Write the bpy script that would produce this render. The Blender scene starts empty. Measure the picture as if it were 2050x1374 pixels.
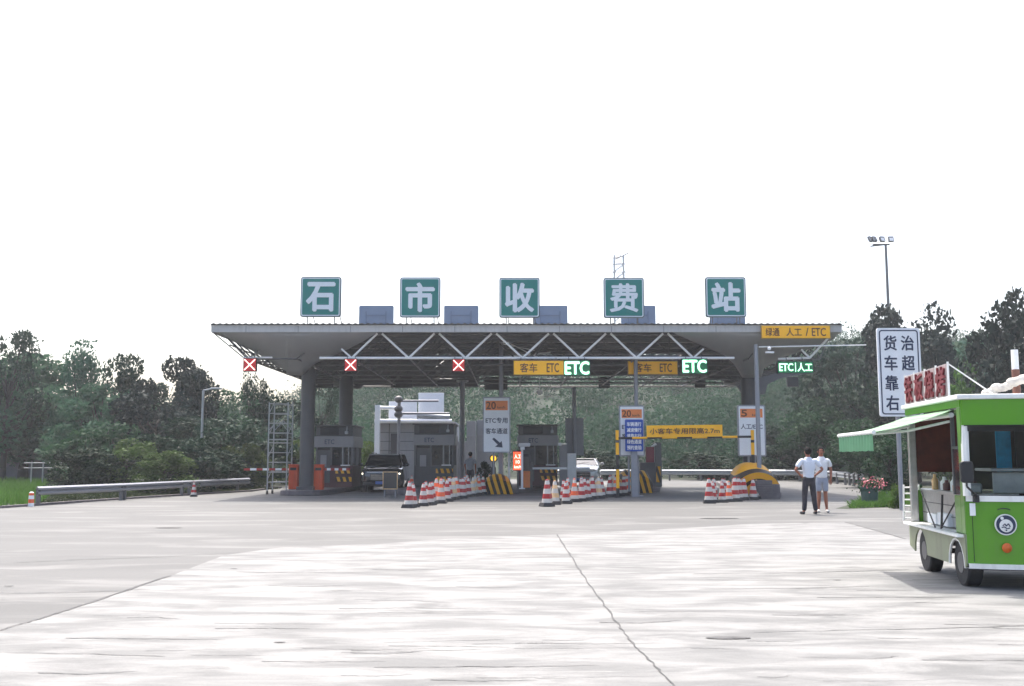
import bpy, math, random
import numpy as np
from mathutils import Vector, Matrix

S = bpy.context.scene
COL = S.collection
# ------------------------------------------------------------------ camera, sky, sun, exposure
F = 2000.0; CAMZ = 1.5; PITCH = math.atan(229.0 / F)
cs, sn = math.cos(PITCH), math.sin(PITCH)
cam_d = bpy.data.cameras.new('camera'); cam = bpy.data.objects.new('camera', cam_d); COL.objects.link(cam)
cam_d.sensor_width = 36; cam_d.lens = 36 * F / 2050; cam_d.clip_end = 3000; cam_d.clip_start = 0.1
cam.location = (0, 0, CAMZ); cam.rotation_euler = (math.pi / 2 + PITCH, 0, 0)
S.camera = cam
SUN_EL, SUN_AZ = math.radians(66), math.radians(-22)      # azimuth from +Y (into the picture) towards +X
w = bpy.data.worlds.new('World'); S.world = w; w.use_nodes = True
nt = w.node_tree; nt.nodes.clear()
sky = nt.nodes.new('ShaderNodeTexSky'); sky.sky_type = 'NISHITA'; sky.sun_disc = False
sky.sun_elevation = SUN_EL; sky.sun_rotation = SUN_AZ
sky.air_density = 1.0; sky.dust_density = 5.5; sky.ozone_density = 0.5; sky.altitude = 0
bg = nt.nodes.new('ShaderNodeBackground'); bg.inputs['Strength'].default_value = 0.15
ow = nt.nodes.new('ShaderNodeOutputWorld')
nt.links.new(sky.outputs[0], bg.inputs[0]); nt.links.new(bg.outputs[0], ow.inputs[0])
sl = bpy.data.lights.new('sun', 'SUN'); sl.energy = 2.1; sl.angle = math.radians(0.6); sl.color = (1, 0.96, 0.89)
so = bpy.data.objects.new('sun', sl); COL.objects.link(so)
sdir = Vector((math.sin(SUN_AZ) * math.cos(SUN_EL), math.cos(SUN_AZ) * math.cos(SUN_EL), math.sin(SUN_EL)))
so.rotation_euler = (-sdir).to_track_quat('-Z', 'Y').to_euler(); so.location = (0, 0, 40)
S.view_settings.view_transform = 'Standard'; S.view_settings.look = 'None'
S.view_settings.exposure = 1.55; S.view_settings.gamma = 1
S.render.engine = 'CYCLES'
S.cycles.volume_bounces = 0; S.cycles.max_bounces = 8; S.cycles.transparent_max_bounces = 12
S.cycles.volume_step_rate = 10; S.cycles.volume_max_steps = 32

# ------------------------------------------------------------------ helpers
def P(px, py, Y):                       # the point seen at a photo pixel at real distance Y
    u = px - 1025.0; v = 687.0 - py; d = F * cs - v * sn
    return (u * Y / d, Y, CAMZ + Y * (F * sn + v * cs) / d)
def G(px, py):                          # the ground point seen at a photo pixel
    u = px - 1025.0; v = 687.0 - py; d = F * cs - v * sn
    Y = -CAMZ * d / (F * sn + v * cs)
    return (u * Y / d, Y, 0.0)
def X_(px, Y): return P(px, 900, Y)[0]
def Z_(py, Y): return P(1025, py, Y)[2]
def srgb(r, g, b):
    f = lambda c: (c / 255 / 12.92) if c <= 10 else (((c / 255) + 0.055) / 1.055) ** 2.4
    return (f(r), f(g), f(b))

MATS = {}
def mat(name, col, rough=0.6, metal=0.0, var=0.12, scale=6.0, bump=0.0, emis=0.0, coat=0.0, spec=0.5, dirt=0.0, transl=0.0, objrand=0.0):
    if name in MATS: return MATS[name]
    m = bpy.data.materials.new(name); m.use_nodes = True; n = m.node_tree; N = n.nodes; L = n.links
    b = N['Principled BSDF']; b.inputs['Roughness'].default_value = rough; b.inputs['Metallic'].default_value = metal
    b.inputs['Specular IOR Level'].default_value = spec; b.inputs['Coat Weight'].default_value = coat
    tc = N.new('ShaderNodeTexCoord'); ns = N.new('ShaderNodeTexNoise'); ns.inputs['Scale'].default_value = scale
    ns.inputs['Detail'].default_value = 6; ns.inputs['Roughness'].default_value = 0.65
    L.new(tc.outputs['Object'], ns.inputs['Vector'])
    rp = N.new('ShaderNodeValToRGB'); rp.color_ramp.elements[0].position = 0.3; rp.color_ramp.elements[1].position = 0.72
    c0 = tuple(c * (1 - var) for c in col) + (1,); c1 = tuple(min(1, c * (1 + var)) for c in col) + (1,)
    rp.color_ramp.elements[0].color = c0; rp.color_ramp.elements[1].color = c1
    L.new(ns.outputs['Fac'], rp.inputs['Fac']); out = rp.outputs['Color']
    if dirt:
        n2 = N.new('ShaderNodeTexNoise'); n2.inputs['Scale'].default_value = 1.7; n2.inputs['Detail'].default_value = 8
        mp = N.new('ShaderNodeMapping'); mp.inputs['Scale'].default_value = (6, 6, 0.8)
        L.new(tc.outputs['Object'], mp.inputs['Vector']); L.new(mp.outputs[0], n2.inputs['Vector'])
        r2 = N.new('ShaderNodeValToRGB'); r2.color_ramp.elements[0].position = 0.48; r2.color_ramp.elements[1].position = 0.75
        r2.color_ramp.elements[0].color = (0, 0, 0, 1); r2.color_ramp.elements[1].color = (dirt, dirt, dirt, 1)
        L.new(n2.outputs['Fac'], r2.inputs['Fac'])
        mx = N.new('ShaderNodeMix'); mx.data_type = 'RGBA'; L.new(r2.outputs['Color'], mx.inputs['Factor'])
        L.new(out, mx.inputs['A']); mx.inputs['B'].default_value = (0.12, 0.10, 0.08, 1); out = mx.outputs['Result']
    if objrand:
        oi = N.new('ShaderNodeObjectInfo'); hs = N.new('ShaderNodeHueSaturation')
        mr = N.new('ShaderNodeMapRange'); mr.inputs['To Min'].default_value = 1 - objrand; mr.inputs['To Max'].default_value = 1 + objrand
        L.new(oi.outputs['Random'], mr.inputs['Value']); L.new(mr.outputs[0], hs.inputs['Value'])
        m2 = N.new('ShaderNodeMath'); m2.operation = 'MULTIPLY_ADD'; m2.inputs[1].default_value = 0.05; m2.inputs[2].default_value = 0.475
        L.new(oi.outputs['Random'], m2.inputs[0]); L.new(m2.outputs[0], hs.inputs['Hue'])
        L.new(out, hs.inputs['Color']); out = hs.outputs['Color']
    L.new(out, b.inputs['Base Color'])
    if emis:
        L.new(out, b.inputs['Emission Color']); b.inputs['Emission Strength'].default_value = emis
    if bump:
        bp = N.new('ShaderNodeBump'); bp.inputs['Strength'].default_value = bump; bp.inputs['Distance'].default_value = 0.02
        L.new(ns.outputs['Fac'], bp.inputs['Height']); L.new(bp.outputs[0], b.inputs['Normal'])
    if transl:
        tr = N.new('ShaderNodeBsdfTranslucent'); L.new(out, tr.inputs['Color'])
        ms = N.new('ShaderNodeMixShader'); ms.inputs[0].default_value = transl
        L.new(b.outputs[0], ms.inputs[1]); L.new(tr.outputs[0], ms.inputs[2]); L.new(ms.outputs[0], N['Material Output'].inputs['Surface'])
    MATS[name] = m; return m

class MB:
    def __init__(s, root=None, o=None):
        s.v = []; s.f = []; s.m = []
        s.o = Vector(o) if o is not None else (Vector(root.location) if root is not None else Vector((0, 0, 0)))
    def add(s, vs, fs, mi=0):
        b = len(s.v); s.v += [tuple(x) for x in vs]
        for k, f in enumerate(fs):
            s.f.append(tuple(b + i for i in f)); s.m.append(mi[k] if isinstance(mi, (list, tuple)) else mi)
    def box(s, c, d, rz=0, mi=0, rx=0, top=None):
        x, y, z = d[0] / 2, d[1] / 2, d[2] / 2; tx, ty = top if top else (1, 1)
        vs = [(-x, -y, -z), (x, -y, -z), (x, y, -z), (-x, y, -z), (-x * tx, -y * ty, z), (x * tx, -y * ty, z), (x * tx, y * ty, z), (-x * tx, y * ty, z)]
        R = Matrix.Rotation(rz, 3, 'Z') @ Matrix.Rotation(rx, 3, 'X')
        s.add([R @ Vector(v) + Vector(c) for v in vs], [(0, 3, 2, 1), (4, 5, 6, 7), (0, 1, 5, 4), (1, 2, 6, 5), (2, 3, 7, 6), (3, 0, 4, 7)], mi)
    def bx(s, x0, x1, y0, y1, z0, z1, mi=0): s.box(((x0 + x1) / 2, (y0 + y1) / 2, (z0 + z1) / 2), (abs(x1 - x0), abs(y1 - y0), abs(z1 - z0)), mi=mi)
    def tube(s, a, b, r, n=8, mi=0, r2=None, cap=True):
        a = Vector(a); b = Vector(b); d = b - a
        if d.length < 1e-6: return
        d.normalize(); u = d.orthogonal().normalized(); v = d.cross(u); r2 = r if r2 is None else r2
        vs = []
        for k in range(n):
            t = 2 * math.pi * k / n; e = u * math.cos(t) + v * math.sin(t); vs.append(a + e * r)
        for k in range(n):
            t = 2 * math.pi * k / n; e = u * math.cos(t) + v * math.sin(t); vs.append(b + e * r2)
        fs = [(k, (k + 1) % n, n + (k + 1) % n, n + k) for k in range(n)]
        if cap: fs += [tuple(reversed(range(n))), tuple(range(n, 2 * n))]
        s.add(vs, fs, mi)
    def path(s, pts, r, n=6, mi=0):
        for a, b in zip(pts[:-1], pts[1:]): s.tube(a, b, r, n, mi)
    def prism(s, poly, y0, y1, mi=0):       # poly in (x,z), counter-clockwise seen from -Y
        n = len(poly)
        vs = [(x, y0, z) for x, z in poly] + [(x, y1, z) for x, z in poly]
        s.add(vs, [tuple(range(n)), tuple(reversed(range(n, 2 * n)))] + [(k, n + k, n + (k + 1) % n, (k + 1) % n) for k in range(n)], mi)
    def prismx(s, poly, x0, x1, mi=0):      # poly in (y,z)
        n = len(poly)
        vs = [(x0, y, z) for y, z in poly] + [(x1, y, z) for y, z in poly]
        s.add(vs, [tuple(reversed(range(n))), tuple(range(n, 2 * n))] + [(k, (k + 1) % n, n + (k + 1) % n, n + k) for k in range(n)], mi)
    def prismz(s, poly, z0, z1, mi=0):      # poly in (x,y) counter-clockwise from above
        n = len(poly)
        vs = [(x, y, z0) for x, y in poly] + [(x, y, z1) for x, y in poly]
        s.add(vs, [tuple(reversed(range(n))), tuple(range(n, 2 * n))] + [(k, (k + 1) % n, n + (k + 1) % n, n + k) for k in range(n)], mi)
    def lathe(s, prof, c=(0, 0, 0), n=16, mis=None, sx=1, sy=1):
        vs = []; k = len(prof)
        for r, z in prof:
            for i in range(n):
                t = 2 * math.pi * i / n; vs.append((c[0] + r * sx * math.cos(t), c[1] + r * sy * math.sin(t), c[2] + z))
        fs = []; ms = []
        for j in range(k - 1):
            for i in range(n):
                fs.append((j * n + i, j * n + (i + 1) % n, (j + 1) * n + (i + 1) % n, (j + 1) * n + i)); ms.append(mis[j] if mis else 0)
        fs += [tuple(reversed(range(n))), tuple(range((k - 1) * n, k * n))]; ms += [mis[0] if mis else 0, mis[-1] if mis else 0]
        s.add(vs, fs, ms)
    def ball(s, c, r, n=12, k=8, mi=0):
        if not isinstance(r, (tuple, list)): r = (r, r, r)
        vs = [(c[0], c[1], c[2] - r[2])]
        for j in range(1, k):
            a = -math.pi / 2 + math.pi * j / k
            for i in range(n):
                t = 2 * math.pi * i / n
                vs.append((c[0] + r[0] * math.cos(a) * math.cos(t), c[1] + r[1] * math.cos(a) * math.sin(t), c[2] + r[2] * math.sin(a)))
        vs.append((c[0], c[1], c[2] + r[2])); e = len(vs) - 1
        fs = [(0, 1 + (i + 1) % n, 1 + i) for i in range(n)]
        for j in range(k - 2):
            for i in range(n): fs.append((1 + j * n + i, 1 + j * n + (i + 1) % n, 1 + (j + 1) * n + (i + 1) % n, 1 + (j + 1) * n + i))
        b = 1 + (k - 2) * n
        fs += [(b + i, b + (i + 1) % n, e) for i in range(n)]
        s.add(vs, fs, mi)
    def text(s, txt, org, w, h, bold=0.012, thick=0.006, mi=0, right=(1, 0, 0), up=(0, 0, 1), _sub=False):
        r = Vector(right); u = Vector(up); nn = r.cross(u)      # out of the sign towards the reader
        if bold and not _sub:           # heavier strokes: shifted copies, each a hair proud of the last
            e = bold * 1.1 * h
            for k, (dx, dz) in enumerate(((-e, 0), (e, 0), (0, -e), (0, e), (-e * .7, e * .7), (e * .7, -e * .7))):
                s.text(txt, Vector(org) + r * dx + u * dz, w, h, 0, thick + .0007 * k, mi, right, up, True)
            return
        vs, fs = text_geo(txt, 0)
        o = Vector(org); n = len(vs)
        A = [o + r * (x * w) + u * (y * h) + nn * thick for x, y in vs]; s.add(A, fs, mi)
        # rim so the letters have thickness
        cnt = {}
        for f in fs:
            for a, b in zip(f, f[1:] + f[:1]):
                cnt[(a, b)] = 1
        B = [o + r * (x * w) + u * (y * h) for x, y in vs]
        base = len(s.v); s.v += [tuple(x) for x in A + B]
        for (a, b) in cnt:
            if (b, a) not in cnt:
                s.f.append((base + b, base + a, base + n + a, base + n + b)); s.m.append(mi)
    def build(s, name, mats, parent=None, smooth=False, bevel=0, label=None, solid=0):
        me = bpy.data.meshes.new(name)
        me.from_pydata([tuple(Vector(v) - s.o) for v in s.v], [], s.f)
        if not isinstance(mats, (list, tuple)): mats = [mats]
        for m in mats: me.materials.append(m)
        me.polygons.foreach_set('material_index', s.m)
        if smooth:
            me.polygons.foreach_set('use_smooth', [True] * len(s.f))
            if smooth != 'all': me.set_sharp_from_angle(angle=math.radians(40))
        me.update()
        o = bpy.data.objects.new(name, me); COL.objects.link(o)
        if parent is not None: o.parent = parent
        elif s.o.length: o.location = s.o
        if bevel:
            b = o.modifiers.new('bevel', 'BEVEL'); b.width = bevel; b.segments = 2; b.limit_method = 'ANGLE'
        if solid:
            b = o.modifiers.new('solid', 'SOLIDIFY'); b.thickness = solid
        if label: o['label'] = label
        return o

_T = {}
def text_geo(txt, bold):
    k = (txt, bold)
    if k in _T: return _T[k]
    c = bpy.data.curves.new('t', 'FONT'); c.body = txt; c.size = 1; c.offset = bold; c.resolution_u = 3
    o = bpy.data.objects.new('t', c); COL.objects.link(o)
    d = bpy.context.evaluated_depsgraph_get(); m = bpy.data.meshes.new_from_object(o.evaluated_get(d))
    v = [(a.co.x, a.co.y) for a in m.vertices]
    x0 = min(a[0] for a in v); x1 = max(a[0] for a in v); y0 = min(a[1] for a in v); y1 = max(a[1] for a in v)
    v = [((a - (x0 + x1) / 2) / (x1 - x0), (b - (y0 + y1) / 2) / (y1 - y0)) for a, b in v]
    f = []
    for p in m.polygons:
        q = list(p.vertices)
        if p.normal.z < 0: q.reverse()
        f.append(tuple(q))
    bpy.data.objects.remove(o); bpy.data.curves.remove(c); bpy.data.meshes.remove(m)
    _T[k] = (v, f); return _T[k]

def tag(o, label=None, cat=None, group=None, kind=None):
    if label: o['label'] = label
    if cat: o['category'] = cat
    if group: o['group'] = group
    if kind: o['kind'] = kind
    return o
def thing(name, label, cat, loc=(0, 0, 0), rz=0, group=None):
    o = bpy.data.objects.new(name, None); COL.objects.link(o); o.empty_display_size = 0.3
    o.location = loc; o.rotation_euler = (0, 0, rz)
    return tag(o, label, cat, group)
def dup(root, loc, rz, label, scale=None):
    r = root.copy(); COL.objects.link(r); r.location = loc; r.rotation_euler = (0, 0, rz); r['label'] = label
    if scale is not None: r.scale = scale
    for ch in list(root.children):
        c = ch.copy(); COL.objects.link(c); c.parent = r
        for g in ch.children:
            d = g.copy(); COL.objects.link(d); d.parent = c
    return r
def rrect(cx, cz, w, h, r, n=5):
    pts = []
    for (sx, sz, a0) in ((1, -1, -90), (1, 1, 0), (-1, 1, 90), (-1, -1, 180)):
        for k in range(n + 1):
            a = math.radians(a0 + 90 * k / n)
            pts.append((cx + sx * (w / 2 - r) + r * math.cos(a), cz + sz * (h / 2 - r) + r * math.sin(a)))
    return pts
ORD = ['first', 'second', 'third', 'fourth', 'fifth', 'sixth', 'seventh', 'eighth', 'ninth', 'tenth', 'eleventh', 'twelfth', 'thirteenth',
       'fourteenth', 'fifteenth', 'sixteenth', 'seventeenth', 'eighteenth', 'nineteenth', 'twentieth', 'twenty-first', 'twenty-second']

# ------------------------------------------------------------------ materials
M = dict(
    clad=mat('grey_cladding', (0.30, 0.305, 0.32), 0.5, 0.2, 0.06, 1.2),
    fascia=mat('pale_fascia', (0.46, 0.455, 0.45), 0.5, 0.1, 0.06, 1.5, dirt=0.2),
    roofu=mat('roof_sheet', (0.17, 0.168, 0.165), 0.6, 0.2, 0.15, 2),
    steelw=mat('white_steel', (0.80, 0.81, 0.82), 0.35, 0.0, 0.04, 4),
    steeld=mat('grey_steel', (0.12, 0.12, 0.125), 0.5, 0.3, 0.1, 4),
    galv=mat('galvanised', (0.34, 0.36, 0.38), 0.4, 0.6, 0.12, 8),
    pole=mat('pole_grey', (0.24, 0.25, 0.28), 0.45, 0.2, 0.08, 5),
    column=mat('column_grey', (0.06, 0.06, 0.066), 0.5, 0.1, 0.1, 2, dirt=0.2),
    green=mat('sign_green', (0.0, 0.165, 0.145), 0.4, 0, 0.05, 3),
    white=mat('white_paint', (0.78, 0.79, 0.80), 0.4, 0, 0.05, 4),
    letter=mat('sign_letter', (0.62, 0.68, 0.72), 0.4, 0, 0.04, 4),
    rim=mat('sign_rim', (0.05, 0.08, 0.09), 0.5, 0, 0.1, 4),
    bluegrey=mat('sign_back', (0.15, 0.20, 0.29), 0.45, 0.2, 0.06, 2),
    navy=mat('navy_line', (0.02, 0.03, 0.07), 0.5),
    yellow=mat('sign_yellow', srgb(248, 180, 4), 0.45, 0, 0.05, 4),
    brown=mat('brown_letters', (0.10, 0.03, 0.01), 0.6),
    black=mat('black_paint', (0.015, 0.015, 0.018), 0.5),
    rubber=mat('rubber', (0.02, 0.02, 0.022), 0.8, 0, 0.3, 14),
    ledred=mat('led_red_field', (0.28, 0.012, 0.014), 0.5, emis=0.22),
    ledcross=mat('led_cross', (1.0, 0.62, 0.55), 0.5, 0, 0.02, emis=1.1),
    ledgreenf=mat('led_green_field', (0.0, 0.10, 0.04), 0.5, emis=0.15),
    ledgreen=mat('led_green', (0.42, 1.0, 0.62), 0.5, 0, 0.02, emis=0.9),
    orange=mat('orange_cabinet', srgb(205, 70, 16), 0.5, 0, 0.08, 5, dirt=0.25),
    orangep=mat('orange_panel', srgb(228, 130, 66), 0.5, 0, 0.06, 5),
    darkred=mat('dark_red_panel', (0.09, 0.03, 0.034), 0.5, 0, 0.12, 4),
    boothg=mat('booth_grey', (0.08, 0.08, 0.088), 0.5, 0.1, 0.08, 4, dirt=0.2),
    boothp=mat('booth_pale', (0.27, 0.265, 0.28), 0.5, 0.1, 0.06, 4),
    glassd=mat('dark_glass', (0.02, 0.024, 0.028), 0.08, 0, 0.1, 3, spec=0.8),
    boardw=mat('board_white', (0.74, 0.76, 0.79), 0.45, 0, 0.04, 3),
    building=mat('building_grey', (0.27, 0.28, 0.30), 0.6, 0.1, 0.07, 2, dirt=0.15),
    blue=mat('board_blue', srgb(14, 66, 160), 0.45, 0, 0.05, 4),
    red=mat('cone_red', srgb(158, 20, 18), 0.5, 0, 0.15, 9, dirt=0.25),
    conew=mat('cone_white', (0.52, 0.49, 0.45), 0.5, 0, 0.10, 9, dirt=0.3),
    conef=mat('cone_faded', srgb(214, 176, 128), 0.6, 0, 0.2, 9, dirt=0.35),
    coneo=mat('cone_orange', srgb(222, 90, 40), 0.55, 0, 0.2, 9, dirt=0.25),
    kerb=mat('kerb_concrete', (0.12, 0.105, 0.11), 0.8, 0, 0.2, 5, bump=0.3),
    trunk=mat('bark', (0.022, 0.019, 0.017), 0.9, 0, 0.3, 8, bump=0.5),
    leafA=mat('leaf_dark', (0.017, 0.040, 0.023), 0.6, 0, 0.6, 0.7, transl=0.22, objrand=0.25, spec=0.12),
    leafB=mat('leaf_mid', (0.028, 0.074, 0.036), 0.6, 0, 0.55, 0.7, transl=0.28, objrand=0.22, spec=0.12),
    leafT=mat('leaf_teal', (0.048, 0.120, 0.075), 0.6, 0, 0.45, 0.7, transl=0.3, objrand=0.15, spec=0.1),
    leafN=mat('leaf_darkest', (0.011, 0.024, 0.020), 0.6, 0, 0.4, 0.7, transl=0.15, objrand=0.1, spec=0.1),
    leafO=mat('leaf_olive', (0.060, 0.090, 0.026), 0.6, 0, 0.5, 0.7, transl=0.3, objrand=0.2, spec=0.1),
    leafC=mat('leaf_bright', (0.06, 0.125, 0.018), 0.6, 0, 0.45, 0.9, transl=0.3, objrand=0.15, spec=0.15),
    leafF=mat('leaf_far', (0.030, 0.070, 0.040), 0.7, 0, 0.35, 0.12, transl=0.38, spec=0.1),
    skin=mat('skin', srgb(140, 86, 64), 0.55, 0, 0.08, 12),
    hair=mat('hair', (0.006, 0.005, 0.005), 0.8, spec=0.15),
    shirt=mat('shirt_white', (0.58, 0.62, 0.70), 0.8, 0, 0.04, 20, bump=0.2),
    trousers=mat('trousers_dark', (0.018, 0.016, 0.024), 0.8, 0, 0.2, 20, bump=0.2),
    shorts=mat('shorts_grey', (0.24, 0.27, 0.34), 0.8, 0, 0.08, 20, bump=0.2),
    tgreen=mat('truck_green', srgb(78, 142, 2), 0.32, 0, 0.02, 2, coat=0.35, dirt=0.10),
    twhite=mat('truck_white', (0.75, 0.76, 0.74), 0.35, 0, 0.06, 6, dirt=0.2),
    steel=mat('stainless', (0.50, 0.50, 0.50), 0.3, 0.8, 0.12, 10),
    carblack=mat('car_black', (0.012, 0.014, 0.022), 0.15, 0.2, 0.1, 3, coat=1.0),
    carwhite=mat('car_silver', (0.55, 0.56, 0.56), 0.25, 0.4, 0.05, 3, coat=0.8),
    chrome=mat('chrome', (0.7, 0.7, 0.7), 0.15, 1.0),
    lampw=mat('lamp_lens', (1.0, 0.9, 0.72), 0.2, 0, 0.02, emis=1.3),
    amber=mat('amber_lens', srgb(255, 190, 50), 0.3, 0, 0.05, 5, emis=0.6),
)

def stripes(name, ca, cb, period, mode='x', slope=0.5, duty=0.5):
    m = bpy.data.materials.new(name); m.use_nodes = True; N = m.node_tree.nodes; L = m.node_tree.links; b = N['Principled BSDF']
    b.inputs['Roughness'].default_value = 0.55
    tc = N.new('ShaderNodeTexCoord'); sp = N.new('ShaderNodeSeparateXYZ'); L.new(tc.outputs['Object'], sp.inputs[0])
    def mth(op, a, bb=None, c=None):
        x = N.new('ShaderNodeMath'); x.operation = op
        for i, q in enumerate((a, bb, c)):
            if q is None: continue
            if isinstance(q, (int, float)): x.inputs[i].default_value = q
            else: L.new(q, x.inputs[i])
        return x.outputs[0]
    if mode == 'x': v = mth('MULTIPLY_ADD', sp.outputs['Z'], slope, sp.outputs['X'])
    elif mode == 'ring':
        v = mth('SQRT', mth('ADD', mth('MULTIPLY', sp.outputs['X'], sp.outputs['X']), mth('MULTIPLY', mth('MULTIPLY', sp.outputs['Z'], sp.outputs['Z']), slope)))
    else: v = sp.outputs['Z']
    fr = mth('FRACT', mth('DIVIDE', v, period)); st = mth('GREATER_THAN', fr, duty)
    ns = N.new('ShaderNodeTexNoise'); ns.inputs['Scale'].default_value = 9; L.new(tc.outputs['Object'], ns.inputs['Vector'])
    mx = N.new('ShaderNodeMix'); mx.data_type = 'RGBA'; L.new(st, mx.inputs['Factor'])
    mx.inputs['A'].default_value = ca + (1,); mx.inputs['B'].default_value = cb + (1,)
    m3 = N.new('ShaderNodeMix'); m3.data_type = 'RGBA'; L.new(mth('MULTIPLY', ns.outputs['Fac'], 0.14), m3.inputs['Factor'])
    L.new(mx.outputs['Result'], m3.inputs['A']); m3.inputs['B'].default_value = (0.12, 0.10, 0.07, 1)
    L.new(m3.outputs['Result'], b.inputs['Base Color']); return m
YB = stripes('hazard_stripes', srgb(235, 170, 20), (0.03, 0.02, 0.015), 0.26, 'x', 0.30, 0.5)
YBR = stripes('hazard_arcs', srgb(238, 168, 20), (0.03, 0.02, 0.015), 0.36, 'ring', 1.0, 0.62)
def glass_mat():
    m = bpy.data.materials.new('window_glass'); m.use_nodes = True; N = m.node_tree.nodes; L = m.node_tree.links
    N.remove(N['Principled BSDF'])
    t = N.new('ShaderNodeBsdfTransparent'); t.inputs[0].default_value = (0.82, 0.86, 0.86, 1)
    g = N.new('ShaderNodeBsdfGlossy'); g.inputs['Roughness'].default_value = 0.05
    fr = N.new('ShaderNodeFresnel'); fr.inputs[0].default_value = 1.5
    x = N.new('ShaderNodeMixShader'); L.new(fr.outputs[0], x.inputs[0]); L.new(t.outputs[0], x.inputs[1]); L.new(g.outputs[0], x.inputs[2])
    L.new(x.outputs[0], N['Material Output'].inputs['Surface']); return m
GLASS = glass_mat()

def concrete(name, g0, g1, p0, p1, sx, sy, joint=None):
    """worn concrete: two tones in long blotches with a shape of their own, fine grain, hairline streaks"""
    m = bpy.data.materials.new(name); m.use_nodes = True; N = m.node_tree.nodes; L = m.node_tree.links; b = N['Principled BSDF']
    b.inputs['Roughness'].default_value = 0.75; b.inputs['Specular IOR Level'].default_value = 0.25
    tc = N.new('ShaderNodeTexCoord')
    def noise(scale, mp, detail=7, rough=0.6, dist=0.0):
        q = N.new('ShaderNodeMapping'); q.inputs['Scale'].default_value = mp; L.new(tc.outputs['Object'], q.inputs['Vector'])
        n = N.new('ShaderNodeTexNoise'); n.inputs['Scale'].default_value = scale; n.inputs['Detail'].default_value = detail
        n.inputs['Roughness'].default_value = rough; n.inputs['Distortion'].default_value = dist; L.new(q.outputs[0], n.inputs['Vector']); return n.outputs['Fac']
    def ramp(f, a, bb, ca, cb):
        r = N.new('ShaderNodeValToRGB'); e = r.color_ramp.elements; e[0].position = a; e[1].position = bb
        e[0].color = (ca, ca, ca, 1) if isinstance(ca, float) else ca + (1,); e[1].color = (cb, cb, cb, 1) if isinstance(cb, float) else cb + (1,)
        L.new(f, r.inputs['Fac']); return r.outputs['Color']
    def mix(f, a, bb, mode='MIX'):
        x = N.new('ShaderNodeMix'); x.data_type = 'RGBA'; x.blend_type = mode
        if isinstance(f, float): x.inputs['Factor'].default_value = f
        else: L.new(f, x.inputs['Factor'])
        for k, q in (('A', a), ('B', bb)):
            if isinstance(q, tuple): x.inputs[k].default_value = q + (1,)
            else: L.new(q, x.inputs[k])
        return x.outputs['Result']
    base = mix(ramp(noise(1.0, (sx * 0.35, sy * 0.6, 1), 5), 0.35, 0.65, 0.0, 1.0), g0, tuple(c * 0.86 for c in g0))
    patch = ramp(noise(1.0, (sx, sy, 1), 6, 0.62, 0.5), p0, p1, 0.0, 1.0)
    c = mix(patch, base, g1)
    streak = ramp(noise(1.0, (sx * 1.2, sy * 7, 1), 4, 0.55, 0.3), 0.60, 0.70, 0.0, 0.45)
    c = mix(streak, c, tuple(x * 0.62 for x in g0))
    grain = ramp(noise(60, (1, 1, 1), 3), 0.3, 0.7, 0.88, 1.0)
    c = mix(1.0, c, grain, 'MULTIPLY')
    L.new(c, b.inputs['Base Color'])
    bp = N.new('ShaderNodeBump'); bp.inputs['Strength'].default_value = 0.25; bp.inputs['Distance'].default_value = 0.01
    L.new(noise(25, (1, 1, 1), 6), bp.inputs['Height']); L.new(bp.outputs[0], b.inputs['Normal'])
    return m
CONC1 = concrete('old_concrete', (0.122, 0.123, 0.120), (0.168, 0.168, 0.163), 0.52, 0.64, 0.30, 1.1)
CONC2 = concrete('worn_pale_concrete', (0.150, 0.152, 0.149), (0.228, 0.229, 0.223), 0.40, 0.60, 0.90, 2.6)
EARTH = mat('earth_grass', (0.02, 0.028, 0.013), 0.9, 0, 0.4, 0.6, bump=0.5)

# ------------------------------------------------------------------ ground, road, hill
def sheet(name, poly, z, m, th=0.0):
    b = MB()
    if th: b.prismz(poly, z - th, z)
    else: b.add([(x, y, z) for x, y in poly], [tuple(range(len(poly)))])
    o = b.build(name, m); tag(o, kind='structure'); return o
b = MB(); b.add([(-900, -60, 0), (900, -60, 0), (900, 1500, 0), (-900, 1500, 0)], [(0, 1, 2, 3)])
tag(b.build('ground', EARTH), kind='structure')
g = lambda px, py: G(px, py)[:2]
plaza = [(-60, -20), (60, -20), (60, 24), g(2049, 1030), g(1810, 1016), g(1700, 1020), g(1672, 1019), g(1740, 1000), g(1735, 985), g(1728, 975), g(1700, 967), g(1640, 963), g(1560, 961),
         g(1400, 960.5), g(900, 960), g(700, 962), g(560, 975), g(500, 985), g(380, 992), g(250, 1000), g(100, 1012), g(0, 1018.5), (-24, 27.5), (-60, 24)]
sheet('road', plaza, 0.006, CONC1)
apron = [g(-700, 1500), g(0, 1266), g(75, 1243), g(150, 1218), g(340, 1156), g(400, 1132), g(450, 1113), g(560, 1098), g(760, 1090), g(900, 1080), g(1118, 1071), g(1400, 1057), g(1500, 1050), g(1690, 1046), g(1812, 1080),
         g(2000, 1128), g(2500, 1240), (6, 2), (-6, 2)]
apron = [(-12, 1)] + apron[1:-3] + [(14, 9), (14, 1)]
sheet('concrete_apron', apron, 0.011, CONC2)
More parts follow.
